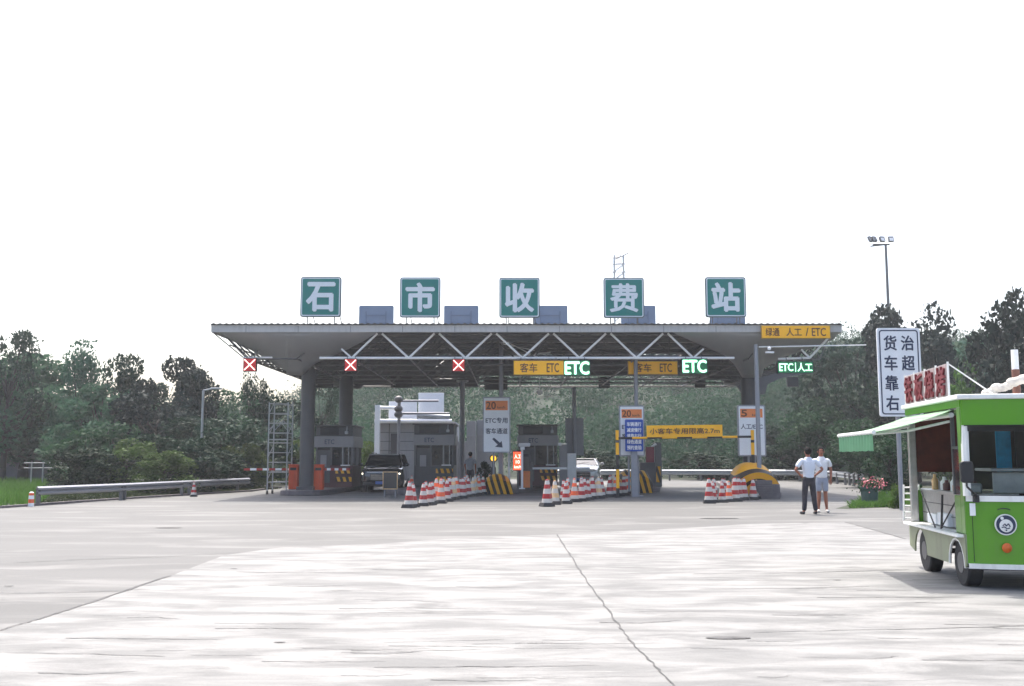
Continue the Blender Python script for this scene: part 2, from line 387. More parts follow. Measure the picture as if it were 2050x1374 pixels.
# joints and cracks: thin dark sealant strips
def crack(pts, w0, w1, z=0.0155):
    bb = MB(); n = len(pts); L_ = []; R_ = []
    rnd = random.Random(len(pts) * 7)
    fine = []
    for a, c in zip(pts[:-1], pts[1:]):
        for k in range(8):
            t = k / 8; fine.append(((a[0] + (c[0] - a[0]) * t) + rnd.uniform(-.012, .012), (a[1] + (c[1] - a[1]) * t) + rnd.uniform(-.012, .012)))
    fine.append(pts[-1]); n = len(fine)
    for i, p in enumerate(fine):
        q = fine[min(i + 1, n - 1)]; r = fine[max(i - 1, 0)]; d = Vector((q[0] - r[0], q[1] - r[1])).normalized(); nn = Vector((-d.y, d.x))
        wd = (w0 + (w1 - w0) * i / n) * rnd.uniform(0.5, 1.3) / 2
        L_.append((p[0] + nn.x * wd, p[1] + nn.y * wd, z)); R_.append((p[0] - nn.x * wd, p[1] - nn.y * wd, z))
    bb.add(L_ + R_, [(i, n + i, n + i + 1, i + 1) for i in range(n - 1)]); return bb
SEAL = mat('joint_sealant', (0.06, 0.06, 0.06), 0.8, 0, 0.4, 10)
jb = MB()
for pts, a, c in [([g(1114, 1071), g(1140, 1110), g(1165, 1150), g(1200, 1200), g(1232, 1245), g(1265, 1290), g(1300, 1325), g(1352, 1380)], 0.028, 0.014),
                  ([g(-60, 1284), g(0, 1265), g(75, 1243), g(150, 1219), g(340, 1155)], 0.02, 0.05),
                  ([g(1390, 1151), g(1600, 1149), g(1820, 1143)], 0.02, 0.03),
                  ([g(1510, 1269), g(1700, 1265), g(1850, 1262), g(2070, 1256)], 0.012, 0.02),
                  ([g(1692, 1047), g(1750, 1063), g(1814, 1081)], 0.03, 0.03),
                  ([g(-20, 1190), g(120, 1188), g(300, 1183)], 0.02, 0.02),
                  ([g(1400, 1182), g(1600, 1180), g(1740, 1177)], 0.015, 0.02),
                  ([g(-30, 1310), g(150, 1312), g(330, 1318)], 0.008, 0.012), ([g(770, 1290), g(900, 1286), g(1010, 1284)], 0.008, 0.01),
                  ([g(1600, 1320), g(1750, 1322), g(1800, 1318)], 0.006, 0.01), ([g(30, 1128), g(160, 1122), g(330, 1116), g(480, 1108)], 0.03, 0.03)]:
    q = crack(pts, a, c); jb.add(q.v, q.f)
tag(jb.build('pavement_joints', SEAL), kind='structure')
hl = MB(); hr = random.Random(12)
for k in range(70):
    px = hr.uniform(-50, 2050); py = 1100 + 270 * hr.random() ** .8; ln = hr.uniform(60, 330); a = g(px, py); c = g(px + ln, py + hr.uniform(-4, 3)); m_ = g(px + ln * .5, py + hr.uniform(-2, 2))
    if px < 500 and py < 1270 - px * .3: continue
    wd_ = hr.uniform(.004, .014) * (1 + (1374 - py) / 250); q = crack([a, m_, c], wd_, wd_ * .4, .0135 + .0002 * (k % 9)); hl.add(q.v, q.f)
tag(hl.build('surface_cracks', mat('crack_grey', (0.06, 0.06, 0.06), 0.9, 0, 0.5, 3)), kind='structure')
# small tar spots / iron cover
tb = MB()
for px, py, rx in [(1458, 1281, .19), (1676, 1164, .05), (1612, 1049, .09), (18, 1176, .06), (468, 1141, .05), (338, 1058, .3), (2035, 1052, .3), (1440, 1039, .5), (560, 1290, .05)]:
    c = g(px, py); tb.lathe([(rx, 0.0), (rx * .9, 0.002)], (c[0], c[1], 0.0165), 14, sy=0.3)
tag(tb.build('tar_spots', SEAL), kind='structure')
# paler kerb line at the left verge
kb = MB()
for a, c in (((0, 1018.5), (100, 1011)), ((100, 1011), (250, 1000.5)), ((250, 1000.5), (380, 992)), ((380, 992), (500, 985)), ((500, 985), (560, 977))):
    p, q = G(*a), G(*c); d = Vector(q) - Vector(p); kb.box(((p[0] + q[0]) / 2, (p[1] + q[1]) / 2 + .1, 0.03), (d.length + .1, 0.16, 0.09), rz=math.atan2(d.y, d.x))
tag(kb.build('verge_kerb', M['kerb']), kind='structure')

rng = np.random.default_rng(5)
def hill_h(x, y):
    px = 1025 + x * 2000 / np.maximum(y, 1)
    crest = np.interp(px, [-400, 0, 500, 640, 720, 800, 1000, 1400, 1700, 1850, 2050, 2500], [840, 850, 850, 815, 775, 752, 735, 722, 706, 712, 722, 740])
    H = (916 - crest) * 150 / 2000.0
    t = np.clip((y - 74) / 76.0, 0, 1); t = t * t * (3 - 2 * t)
    return H * t ** 0.8
nx, ny = 90, 40
xs = np.linspace(-130, 190, nx); ys = np.linspace(72, 230, ny)
XX, YY = np.meshgrid(xs, ys); ZZ = hill_h(XX, YY) + 0.6 * np.sin(XX * .13) * np.cos(YY * .11) * np.clip((YY - 76) / 20, 0, 1) - 0.3
hb = MB(); hb.v = [tuple(p) for p in np.stack([XX.ravel(), YY.ravel(), ZZ.ravel()], 1).tolist()]
hb.f = [(j * nx + i, j * nx + i + 1, (j + 1) * nx + i + 1, (j + 1) * nx + i) for j in range(ny - 1) for i in range(nx - 1)]; hb.m = [0] * len(hb.f)
tag(hb.build('hill', mat('hill_scrub', (0.014, 0.028, 0.016), 0.9, 0, 0.5, 0.15, bump=0.6), smooth='all'), kind='structure')

# ------------------------------------------------------------------ foliage
def leaf_mesh(name, centers, sizes, m, seed, flat=0.0):
    """many small leaf faces, one quad each, at the given points"""
    r = np.random.default_rng(seed); n = len(centers)
    a = r.normal(size=(n, 3)); a[:, 2] *= (1 - flat); a /= np.linalg.norm(a, axis=1)[:, None] + 1e-9
    c = r.normal(size=(n, 3)); c -= (c * a).sum(1)[:, None] * a; c /= np.linalg.norm(c, axis=1)[:, None] + 1e-9
    s = np.asarray(sizes)[:, None]; el = r.uniform(0.45, 0.8, size=(n, 1))
    v = np.empty((n, 4, 3)); v[:, 0] = centers - a * s; v[:, 1] = centers - c * s * el; v[:, 2] = centers + a * s; v[:, 3] = centers + c * s * el
    me = bpy.data.meshes.new(name); me.vertices.add(n * 4); me.vertices.foreach_set('co', v.ravel().astype(np.float32))
    me.loops.add(n * 4); me.loops.foreach_set('vertex_index', np.arange(n * 4, dtype=np.int32))
    me.polygons.add(n); me.polygons.foreach_set('loop_start', np.arange(0, n * 4, 4, dtype=np.int32)); me.polygons.foreach_set('loop_total', np.full(n, 4, dtype=np.int32))
    me.materials.append(m); me.update(); me.validate(); return me
def crown_points(r, kind, n):
    """unit crown: x,y in about -1..1, z in 0..1"""
    pts = []; K = {'round': 26, 'tall': 22, 'airy': 20, 'bush': 18}[kind]
    bl = []
    for k in range(K):
        z = r.uniform(0.06, 0.93)
        if kind == 'round': R = max(.05, 1 - abs((z - 0.42) / 0.60) ** 3) ** .4
        elif kind == 'tall': R = 1.0 * (1 - z) ** 0.6 * (0.6 + min(z, .3) * 1.5)
        elif kind == 'airy': R = 0.95 * (1 - abs(z - .5) * 1.1)
        else: R = math.sqrt(max(0.02, 1 - (z * .95) ** 2))
        a = r.uniform(0, 2 * math.pi); q = R * math.sqrt(r.uniform(0.05, 0.95)) * .85
        rad = r.uniform(.24, .42) * (1 if kind != 'airy' else .75)
        bl.append((q * math.cos(a), q * math.sin(a), z, rad, rad * r.uniform(.35, .55)))
    per = n // K
    for (x, y, z, rh, rv) in bl:
        d = r.normal(size=(per, 3)); d /= np.linalg.norm(d, axis=1)[:, None]
        rr = r.uniform(0.35, 1.0, size=(per, 1)) ** 0.5 * (1 + r.normal(0, .06, size=(per, 1)))
        pts.append(np.array([x, y, z]) + d * rr * np.array([rh, rh, rv]))
    p = np.concatenate(pts); p[:, 2] = np.clip(p[:, 2], 0.0, 1.06); return p, bl
def make_tree_proto(kind, n, m, seed, h, wd, trunk_h, leaf, cat, name):
    r = np.random.default_rng(seed)
    p, bl = crown_points(r, kind, n)
    c = p * np.array([wd / 2, wd / 2, h - trunk_h]) + np.array([0, 0, trunk_h])
    cm = leaf_mesh('crown', c, r.uniform(leaf * .55, leaf * 1.3, len(c)), m, seed)
    tb_ = MB(); top = h * 0.72; n_ = 7; prev = Vector((0, 0, 0)); rr = 0.035 * h ** 0.85
    for k in range(1, n_ + 1):
        q = Vector((r.normal() * .02 * h * k / n_, r.normal() * .02 * h * k / n_, top * k / n_))
        tb_.tube(prev, q, rr * (1 - .75 * (k - 1) / n_), 8, r2=rr * (1 - .75 * k / n_)); prev = q
    for (x, y, z, rh, rv) in bl:
        e = Vector((x * wd / 2, y * wd / 2, z * (h - trunk_h) + trunk_h)); st = Vector((0, 0, max(trunk_h * .6, e.z * .62)))
        mid = st.lerp(e, .5) + Vector((0, 0, -.04 * h)); tb_.tube(st, mid, rr * .3, 5, r2=rr * .2); tb_.tube(mid, e, rr * .2, 5, r2=rr * .07)
    return cm, tb_
PROTO = {}
def proto(key, *a):
    cm, tb_ = make_tree_proto(*a)
    me = bpy.data.meshes.new('trunk'); me.from_pydata(tb_.v, [], tb_.f); me.materials.append(M['trunk']); me.polygons.foreach_set('use_smooth', [True] * len(tb_.f)); me.update()
    PROTO[key] = (cm, me)
for i in range(3): proto(f'round{i}', 'round', 7500, M['leafA'], 11 + i, 1, 1, .16, .022, 't', 't')
for i in range(3): proto(f'mid{i}', 'round', 7500, M['leafB'], 31 + i, 1, 1, .12, .022, 't', 't')
for i in range(2): proto(f'tall{i}', 'tall', 5200, M['leafB'], 51 + i, 1, 1, .08, .019, 't', 't')
for i in range(2): proto(f'airy{i}', 'airy', 2600, M['leafA'], 61 + i, 1, 1, .2, .017, 't', 't')
for i in range(2): proto(f'teal{i}', 'round', 8500, M['leafT'], 41 + i, 1, 1, .12, .022, 't', 't')
for i in range(2): proto(f'dark{i}', 'round', 8500, M['leafN'], 45 + i, 1, 1, .14, .022, 't', 't')
for i in range(2): proto(f'olive{i}', 'bush', 4500, M['leafO'], 91 + i, 1, 1, .0, .026, 't', 't')
proto('ttall', 'tall', 6500, M['leafT'], 58, 1, 1, .08, .018, 't', 't')
for i in range(3): proto(f'bush{i}', 'bush', 3000, M['leafA'], 71 + i, 1, 1, .0, .034, 't', 't')
for i in range(2): proto(f'bushb{i}', 'bush', 3000, M['leafC'], 81 + i, 1, 1, .0, .034, 't', 't')
for i in range(2): proto(f'bushm{i}', 'bush', 3000, M['leafB'], 85 + i, 1, 1, .0, .034, 't', 't')
TR = random.Random(3)
def plant(key, name, cat, px, ytop, wpx, Y, label, group=None, z0=0.0):
    """a tree of real size: top seen at ytop, width wpx pixels, standing Y metres away"""
    x, _, zt = P(px, ytop, Y); h = (zt - z0) / 1.02; wd = (1.42 if key[:4] in ('roun', 'dark', 'teal', 'mid0', 'mid1', 'mid2') else 1.15) * wpx * Y / 2000.0
    t = thing(name, label, cat, (x, Y, z0), TR.uniform(0, 6.28), group)
    cm, tm = PROTO[key]
    for nm, me in (('crown', cm), ('trunk', tm)):
        o = bpy.data.objects.new(nm if not cat == 'shrub' or nm == 'trunk' else 'foliage', me); COL.objects.link(o); o.parent = t; o.scale = (wd, wd, h)
    return t
GL = 'trees along the left skyline'
for i, (key, px, yt, wp, Y, lab) in enumerate([
    ('airy0', 22, 652, 190, 56, 'airy feathery tree at the left edge of the photo'),
    ('teal0', 60, 715, 230, 60, 'broad hazy green tree below the feathery one at far left'),
    ('ttall', 163, 692, 130, 58, 'pointed green tree rising left of the round-topped tree'),
    ('teal1', 205, 765, 150, 55, 'lower green tree filling the gap right of the pointed tree'),
    ('round0', 257, 717, 120, 57, 'round-topped dark tree between the pointed tree and the tallest dark tree'),
    ('dark0', 370, 711, 135, 55, 'tall dark tree left of the canopy beside the lamp pole'),
    ('dark1', 318, 785, 150, 52, 'low dark tree between the round-topped and the tall dark tree'),
    ('mid2', 445, 782, 130, 58, 'small tree right of the tall dark tree'),
    ('airy1', 512, 741, 80, 60, 'thin loose tree directly below the left red cross signal'),
    ('round0', 545, 785, 130, 62, 'leafy tree behind the scaffold tower'),
    ('airy0', 645, 768, 100, 66, 'sparse tree seen between the two left canopy columns'),
    ('teal0', 120, 800, 220, 62, 'wide mid-green tree in front of the pointed tree'),
    ('round1', 450, 830, 170, 50, 'squat dark tree left of the scaffold tower'),
    ('teal1', 10, 800, 180, 66, 'hazy green tree cut by the left edge above the far wall')]):
    plant(key, 'broadleaf_tree', 'tree', px, yt, wp, Y, lab, GL)
GS = 'shrubs in the belt behind the left guardrail'
bush = [(-20, 868, 130, 66), (60, 875, 130, 68), (168, 862, 140, 47), (152, 905, 120, 41), (195, 895, 120, 41), (255, 880, 130, 42), (310, 870, 120, 44), (330, 905, 120, 41), (390, 885, 130, 43), (440, 900, 120, 46.5), (490, 890, 110, 49), (540, 880, 120, 52), (590, 885, 110, 56), (230, 850, 130, 48), (400, 845, 110, 49)]
for i, (px, yt, wp, Y) in enumerate(bush):
    key = ['olive0', 'bush1', 'olive1', 'bush2', 'bush0'][i % 5]
    if i in (2, 13): key = 'bushm1'
    near = ORD[sorted(range(len(bush)), key=lambda k: bush[k][0]).index(i)]
    plant(key, 'shrub', 'shrub', px, yt, wp, Y, f'dark leafy shrub, {near} from the left in the belt behind the left guardrail', GS)
GR = 'trees behind the white vertical sign and the food cart'
for key, px, yt, wp, Y, lab in [
    ('dark1', 1822, 612, 160, 62, 'tall dark tree rising behind the white vertical sign'),
    ('round2', 1700, 690, 170, 66, 'dark tree between the canopy end and the white sign'),
    ('round0', 1775, 730, 170, 58, 'broad dark tree low behind the white vertical sign'),
    ('mid1', 1880, 690, 150, 72, 'mid-green tree right of the white vertical sign'),
    ('dark0', 2050, 566, 190, 50, 'large dark tree cut by the right edge of the photo'),
    ('teal0', 1965, 676, 130, 85, 'pale hazy tree between the sign and the right edge tree'),
    ('mid2', 1650, 800, 130, 64, 'low dark tree behind the two standing men'),
    ('round1', 1590, 850, 110, 70, 'low tree right of the striped island nose'),
    ('mid2', 1740, 840, 120, 50, 'shadowy tree behind the green awning')]:
    plant(key, 'broadleaf_tree', 'tree', px, yt, wp, Y, lab, GR)
for key, px, yt, wp, Y, lab in [('bushb0', 1915, 722, 95, 55, 'bright yellow-green bush above the cart roof'), ('bushm0', 1985, 760, 140, 60, 'soft green shrub beyond the cart roof'),
                               ('bushb1', 735, 888, 60, 58, 'light green bush behind the dark car'), ('bushm1', 850, 880, 90, 66, 'green shrub behind the grey building'),
                               ('bush1', 1640, 890, 90, 66, 'dark shrub behind the guardrail near the two men'), ('bush2', 1560, 895, 110, 67, 'dark shrub behind the guardrail beside the striped nose'),
                               ('bush0', 1400, 905, 150, 68, 'dark shrub behind the guardrail under the yellow banner'), ('bush1', 1200, 900, 130, 68, 'dark shrub behind the striped left gate post'),
                               ('bushm0', 1780, 880, 110, 40, 'leafy shrub behind the sign pole beside the cart')]:
    plant(key, 'shrub', 'shrub', px, yt, wp, Y, lab, 'loose shrubs beyond the plaza')
plant('bush0', 'clipped_bush', 'shrub', 969, 924, 34, 45, 'round clipped green bush beside the amber warning lamp', z0=0.18)
# forest on the hill (nobody could count it)
fr = np.random.default_rng(9); cc = []; ss = []
N_ = 0
while N_ < 700:
    x = fr.uniform(-110, 150); y = 75 + 90 * fr.uniform() ** 1.35
    px = 1025 + x * 2000 / y
    if px < -150 or px > 2200: continue
    N_ += 1
    z = float(hill_h(np.array([x]), np.array([y]))[0]); rw = fr.uniform(1.6, 3.4); hh = fr.uniform(2.6, 5.2); n = 640
    d = fr.normal(size=(n, 3)); d /= np.linalg.norm(d, axis=1)[:, None]; d *= fr.uniform(.55, 1.05, size=(n, 1))
    lump = 1 + .3 * np.sin(d[:, 0:1] * 6 + x) * np.cos(d[:, 2:3] * 7 + y)
    cc.append(np.array([x, y, z + hh * .5]) + d * lump * np.array([rw, rw, hh * .55])); ss.append(fr.uniform(.08, .20, n))
fm = leaf_mesh('hill_forest', np.concatenate(cc), np.concatenate(ss), M['leafF'], 99)
fo = bpy.data.objects.new('hill_forest', fm); COL.objects.link(fo); tag(fo, 'hazy green woodland covering the hillside behind the toll station', 'forest', kind='stuff')

# grass verges
def grass(name, poly, n, h, m, seed, label, zf=None):
    r = np.random.default_rng(seed); p = np.array(poly); lo = p.min(0); hi = p.max(0); pts = []
    def inside(x, y):
        c = False; j = len(poly) - 1
        for i in range(len(poly)):
            if (poly[i][1] > y) != (poly[j][1] > y) and x < (poly[j][0] - poly[i][0]) * (y - poly[i][1]) / (poly[j][1] - poly[i][1]) + poly[i][0]: c = not c
            j = i
        return c
    while len(pts) < n:
        x, y = r.uniform(lo, hi)
        if inside(x, y): pts.append((x, y))
    v = []; f = []
    cl = np.array(pts); dens = .55 + .45 * np.sin(cl[:, 0] * 1.3) * np.cos(cl[:, 1] * .9) 
    for i, (x, y) in enumerate(pts):
        a = r.uniform(0, 3.14); hh = h * r.uniform(.4, 1.2) * (0.6 + 0.5 * dens[i]); ww = .018; lx, ly = r.normal(0, .06, 2)
        dx, dy = math.cos(a) * ww, math.sin(a) * ww; k = len(v)
        v += [(x - dx, y - dy, 0), (x + dx, y + dy, 0), (x + lx + dx * .6, y + ly + dy * .6, hh * .6), (x + lx * 2, y + ly * 2, hh), (x + lx - dx * .6, y + ly - dy * .6, hh * .6)]
        f.append((k, k + 1, k + 2, k + 3, k + 4))
    me = bpy.data.meshes.new(name); me.from_pydata(v, [], f); me.materials.append(m); me.update()
    o = bpy.data.objects.new(name, me); COL.objects.link(o); tag(o, label, 'grass', kind='stuff'); return o
GD = mat('grass_dark', (0.028, 0.042, 0.012), 0.7, 0, 0.5, 0.5, transl=0.25)
GB = mat('grass_bright', (0.075, 0.17, 0.022), 0.7, 0, 0.4, 0.5, transl=0.3)
grass('grass_verge', [g(82, 1010), g(250, 999), g(380, 990), g(500, 983), (-11, 48), (-19, 46), (-17, 36)], 16000, .16, GD, 1, 'dark short grass on the verge in front of the left guardrail')
grass('bright_grass', [g(-60, 1021), g(0, 1016), g(85, 1009), (-17, 37), (-26, 59), (-36, 59), (-30, 34)], 26000, .42, GB, 2, 'bright taller grass at the left end of the guardrail')
grass('roadside_grass', [g(1700, 1018), g(1812, 1014), g(1900, 1012), (16, 38), (13.6, 38), g(1745, 998)], 9000, .28, GB, 3, 'bright green grass patch beside the cart and planter')

# ------------------------------------------------------------------ toll canopy
YF, YR = 37.0, 53.0
XL, XR = X_(423, YF) * 1.0, X_(1685, YF)
XL, XR = P(423, 650, YF)[0], P(1685, 650, YF)[0]
ZT = P(1000, 650, YF)[2]; ZF = P(1000, 665, YF)[2]; ZB = P(1000, 717, 37.6)[2]; ZU = ZT - 0.16
can = thing('toll_canopy', 'long grey toll station canopy with white truss and flared cladding over the lanes', 'canopy', (0.5, 45, 0))
# corrugated roof, with long gaps for rooflights
rb = MB(can); holes = [(P(868, 711, 47.8)[0], P(905, 711, 47.8)[0], 46.2, 49.4), (P(1288, 711, 47.8)[0], P(1362, 711, 47.8)[0], 46.2, 49.4), (P(1085, 711, 47.8)[0], P(1110, 711, 47.8)[0], 46.4, 48.8)]
step = 0.12; x = XL; k = 0
def strip(x0, z0, x1, z1, ya, yb): rb.add([(x0, ya, z0), (x1, ya, z1), (x1, yb, z1), (x0, yb, z0), (x0, ya, z0 - .012), (x1, ya, z1 - .012), (x1, yb, z1 - .012), (x0, yb, z0 - .012)], [(0, 1, 2, 3), (7, 6, 5, 4), (0, 4, 5, 1), (2, 6, 7, 3)])
while x < XR - 1e-3:
    x1 = min(x + step, XR); za, zb_ = (ZT, ZT + .045) if k % 2 == 0 else (ZT + .045, ZT)
    segs = [(YF - .12, YR)]
    for (a, c, y0, y1) in holes:
        if x > a and x1 < c and (k % 4): segs = [(YF - .12, y0), (y1, YR)]
    for s0, s1 in segs: strip(x, za, x1, zb_, s0, s1)
    x = x1; k += 1
rb.build('roof', M['roofu'], can)
fb = MB(can); fb.bx(XL, XR, YF, YF + .08, ZF, ZT - .02); fb.bx(XL - .03, XR + .03, YF - .03, YF, ZT - .05, ZT - .02)
fb.bx(XL, XL + .08, YF + .083, YR, ZT - .30, ZT - .02); fb.bx(XR - .08, XR, YF + .083, YR, ZT - .30, ZT - .02)
fb.build('fascia', M['fascia'], can)
fs = MB(can); xq = XL + 1.3
while xq < XR - .3:
    fs.bx(xq - .008, xq + .008, YF - .003, YF - .001, ZF, ZT - .055); xq += 1.95
fs.build('panel_joint', M['steeld'], can)
def cladding(prof):
    cb = MB(can); nv = 9; cols = []
    fine = []
    for a, c in zip(prof[:-1], prof[1:]):
        for q in range(4): t = q / 4; fine.append((a[0] + (c[0] - a[0]) * t, a[1] + (c[1] - a[1]) * t))
    fine.append(prof[-1])
    for px, yb in fine:
        t = max(0.0, (yb - 664) / 88.0); Yb = YF + .05 + 2.9 * t; top = P(px, 664.5, YF + .05); bot = P(px, max(yb, 664.6), Yb); c = []
        for j in range(nv + 1):
            s = j / nv; py = 664.5 + (max(yb, 664.6) - 664.5) * s; Yq = YF + .05 + (Yb - YF - .05) * s ** 1.35; c.append(P(px, py, Yq))
        cols.append(c)
    n = len(cols)
    for c in cols: cb.v += c
    for i in range(n - 1):
        for j in range(nv): cb.f.append((i * (nv + 1) + j, i * (nv + 1) + j + 1, (i + 1) * (nv + 1) + j + 1, (i + 1) * (nv + 1) + j)); cb.m.append(0)
    return cb
cladding([(424, 664.6), (440, 669), (460, 680), (500, 700), (535, 720), (560, 736), (573, 743), (574, 751), (590, 752), (605, 752), (613, 745), (630, 729), (660, 716), (700, 698), (730, 682), (756, 665)]).build('cladding', M['clad'], can, smooth='all', solid=.03)
cladding([(1345, 665), (1375, 679), (1410, 694), (1450, 712), (1470, 730), (1486, 756), (1500, 757), (1524, 756), (1530, 738), (1565, 717), (1600, 705), (1640, 692), (1668, 680), (1680, 666)]).build('cladding', M['clad'], can, smooth='all', solid=.03)
# columns
def column(x, y, r, h):
    cb = MB(can); cb.lathe([(r, 0.1), (r, h), (r * 1.02, h), (r * .7, h + r * .6), (0.02, h + r * .8)], (x, y, 0), 28)
    cb.box((x, y, .2), (r * 2.3, r * 2.3, .28)); return cb.build('column', M['column'], can, smooth=True)
cx1 = X_(614.5, 40.5); cx2 = X_(1503, 40.5)
column(cx1, 40.5, .285, 5.0); column(cx2, 40.5, .33, 4.9); column(X_(691, 48), 48, .33, 5.4); column(X_(1512, 48), 48, .3, 5.4)
# space frame
def node(px): return P(px, 717, 37.6)[0]
mod = node(818) - node(704); n0 = node(704)
xs_ = [n0 + mod * k for k in range(-2, 10)]
xs_ = [x for x in xs_ if x > XL + .9 and x < XR - .6]
sf = MB(can); Ys = [37.9 + 2.5 * k for k in range(7)]
for yi, y in enumerate(Ys):
    if yi == 0: continue
    sf.tube((xs_[0], y, ZB), (xs_[-1], y, ZB), .045, 6)
    for x in xs_:
        sf.tube((x, y, ZB), (x - mod / 2, y + (.0 if yi % 2 else .6), ZU), .03, 5); sf.tube((x, y, ZB), (x + mod / 2, y + (.0 if yi % 2 else .6), ZU), .03, 5)
    sf.tube((XL + .1, y, ZU), (XR - .1, y, ZU), .045, 6)
for x in xs_:
    sf.tube((x, Ys[0], ZB), (x, Ys[-1], ZB), .035, 6)
    for a, c in zip(Ys[:-1], Ys[1:]):
        sf.tube((x, a, ZB), (x + mod / 2, (a + c) / 2, ZU), .025, 5); sf.tube((x, c, ZB), (x + mod / 2, (a + c) / 2, ZU), .025, 5)
for k in range(13):
    yy = YF + .7 + k * 1.25; sf.box(((XL + XR) / 2, yy, ZU + .07), (XR - XL - .3, .07, .09))
for k in range(14):
    yy = YF + 1.0 + k * 1.15
    for xe, xn in ((XL + .1, xs_[0]), (XR - .1, xs_[-1])):
        xm_ = X_(487, 37.8) if xe < 0 else xn + .6
        sf.tube((xe, yy, ZU), (xm_, yy, ZB), .032, 5); sf.tube((xm_, yy, ZB), (xn, yy, ZB), .04, 5); sf.tube((xm_, yy, ZB), ((xe + xn) / 2 + (.7 if xe < 0 else -.7), yy + .5, ZU), .028, 5)
        sf.tube((xm_, yy, ZB), ((xe + xm_) / 2, yy + 1.15, (ZU + ZB) / 2), .022, 5)
xm_ = X_(487, 37.8); sf.tube((xm_, 37.8, ZB), (xm_, YF + 16, ZB), .045, 6); sf.tube((XL + .5, 37.8, (ZU + ZB) / 2), (XL + .5, YF + 16, (ZU + ZB) / 2), .03, 6)
sf.build('space_frame', M['steeld'], can)
wt = MB(can)
wt.tube(P(640, 717, 37.6), P(1470, 717, 37.6), .05, 10); zt = ZF - .01; yt = 37.35
for k in range(7):
    x = n0 + mod * k
    for sg in (-1, 1):
        if (k == 0 and sg == -1) or (k == 6 and sg == 1): wt.tube((x, 37.6, ZB), (x + sg * mod * .18, 37.55, ZB + (zt - ZB) * .38), .035, 8)
        else: wt.tube((x, 37.6, ZB), (x + sg * mod * .46, yt, zt), .042, 8)
wt.tube(P(1558, 719, 37.6), P(1621, 717, 37.6), .045, 8); wt.tube(P(1621, 717, 37.6), P(1604, 700, 37.6), .035, 8); wt.tube(P(1621, 717, 37.6), P(1664, 670, 37.4), .042, 8)
wt.tube(P(487, 716, 37.8), P(545, 716, 37.8), .03, 8)
for a, c in (((424, 664), (487, 716)), ((462, 682), (497, 716)), ((480, 690), (520, 716))): wt.tube(P(a[0], a[1], 37.2), P(c[0], c[1], 37.8), .022, 6, mi=1)
wt.build('truss', [M['steelw'], M['steeld']], can, smooth=True)
# rear fascia with arches
ra = [(606, 735), (606, 748), (640, 755), (670, 758), (676, 778), (722, 779), (728, 772), (958, 775), (960, 752), (1180, 750), (1320, 750), (1390, 753), (1440, 760), (1476, 775), (1486, 790), (1530, 790), (1536, 770), (1560, 758), (1600, 751), (1622, 748), (1622, 735)]
poly = [P(a, c, 52.2) for a, c in ra]; poly = [(p[0], p[2]) for p in poly]
rf = MB(can)
for (a, c) in zip(poly[1:-2], poly[2:-1]): rf.prism([(a[0], a[1]), (c[0], c[1]), (c[0], ZT - .35), (a[0], ZT - .35)], 52.1, 52.3)
rf.build('rear_fascia', M['boothg'], can)
sb = MB(can)       # gantry soffit beam behind the front truss
sb.bx(P(640, 722, 46.4)[0], P(1486, 722, 46.4)[0], 46.3, 46.6, P(1, 741, 46.4)[2], P(1, 722, 46.4)[2])
for i in range(4): zz = P(1, 725 + i * 4, 46.25)[2]; sb.bx(P(650, 722, 46.2)[0], P(1484, 722, 46.2)[0], 46.27, 46.3, zz - .02, zz + .02)
sb.build('service_beam', M['steeld'], can)

# ------------------------------------------------------------------ roof lettering signs
for i, (ch, px, py, col_) in enumerate([('石', 642, 594.5, 1), ('市', 841, 595.5, 1), ('收', 1040, 596, 1), ('费', 1249, 596.5, 1), ('站', 1453, 595, 1)]):
    Ys_ = 37.6; c = P(px, py, Ys_); wd = 82 * Ys_ / 2000; names = ['leftmost green roof sign with the white character for stone', 'second green roof sign from the left with the white character for city',
        'middle green roof sign with the white character for collect', 'fourth green roof sign with the white character for fee, under the lattice mast', 'rightmost green roof sign with the white character for station']
    t = thing('roof_sign', names[i], 'sign', (c[0], Ys_, ZT), 0, 'green character signs on the canopy roof')
    q = MB(t); q.prism(rrect(c[0], c[2], wd, wd, .09), Ys_, Ys_ + .12); q.build('panel', M['rim'], t)
    q = MB(t); q.prism(rrect(c[0], c[2], wd - .07, wd - .07, .07), Ys_ - .005, Ys_ - .001); q.build('border', M['letter'], t)
    q = MB(t); q.prism(rrect(c[0], c[2], wd - .15, wd - .15, .04), Ys_ - .010, Ys_ - .006); q.build('face', M['green'], t)
    q = MB(t); q.text(ch, (c[0], Ys_ - .011, c[2]), 1.04, 1.06, (.022 if ch == '费' else .034), .012); q.build('lettering', M['letter'], t)
    zb = c[2] - wd / 2
    for dx in (-.52, .52):
        q = MB(t); q.tube((c[0] + dx, Ys_ + .09, zb + .3), (c[0] + dx + .02, Ys_ + .09, ZT), .022, 8); q.build('post', M['steeld'], t)
        q = MB(t); q.tube((c[0] + dx, Ys_ + .14, c[2]), (c[0] + dx + .14, Ys_ + 1.4, ZT + .02), .018, 8); q.build('brace', M['steeld'], t)
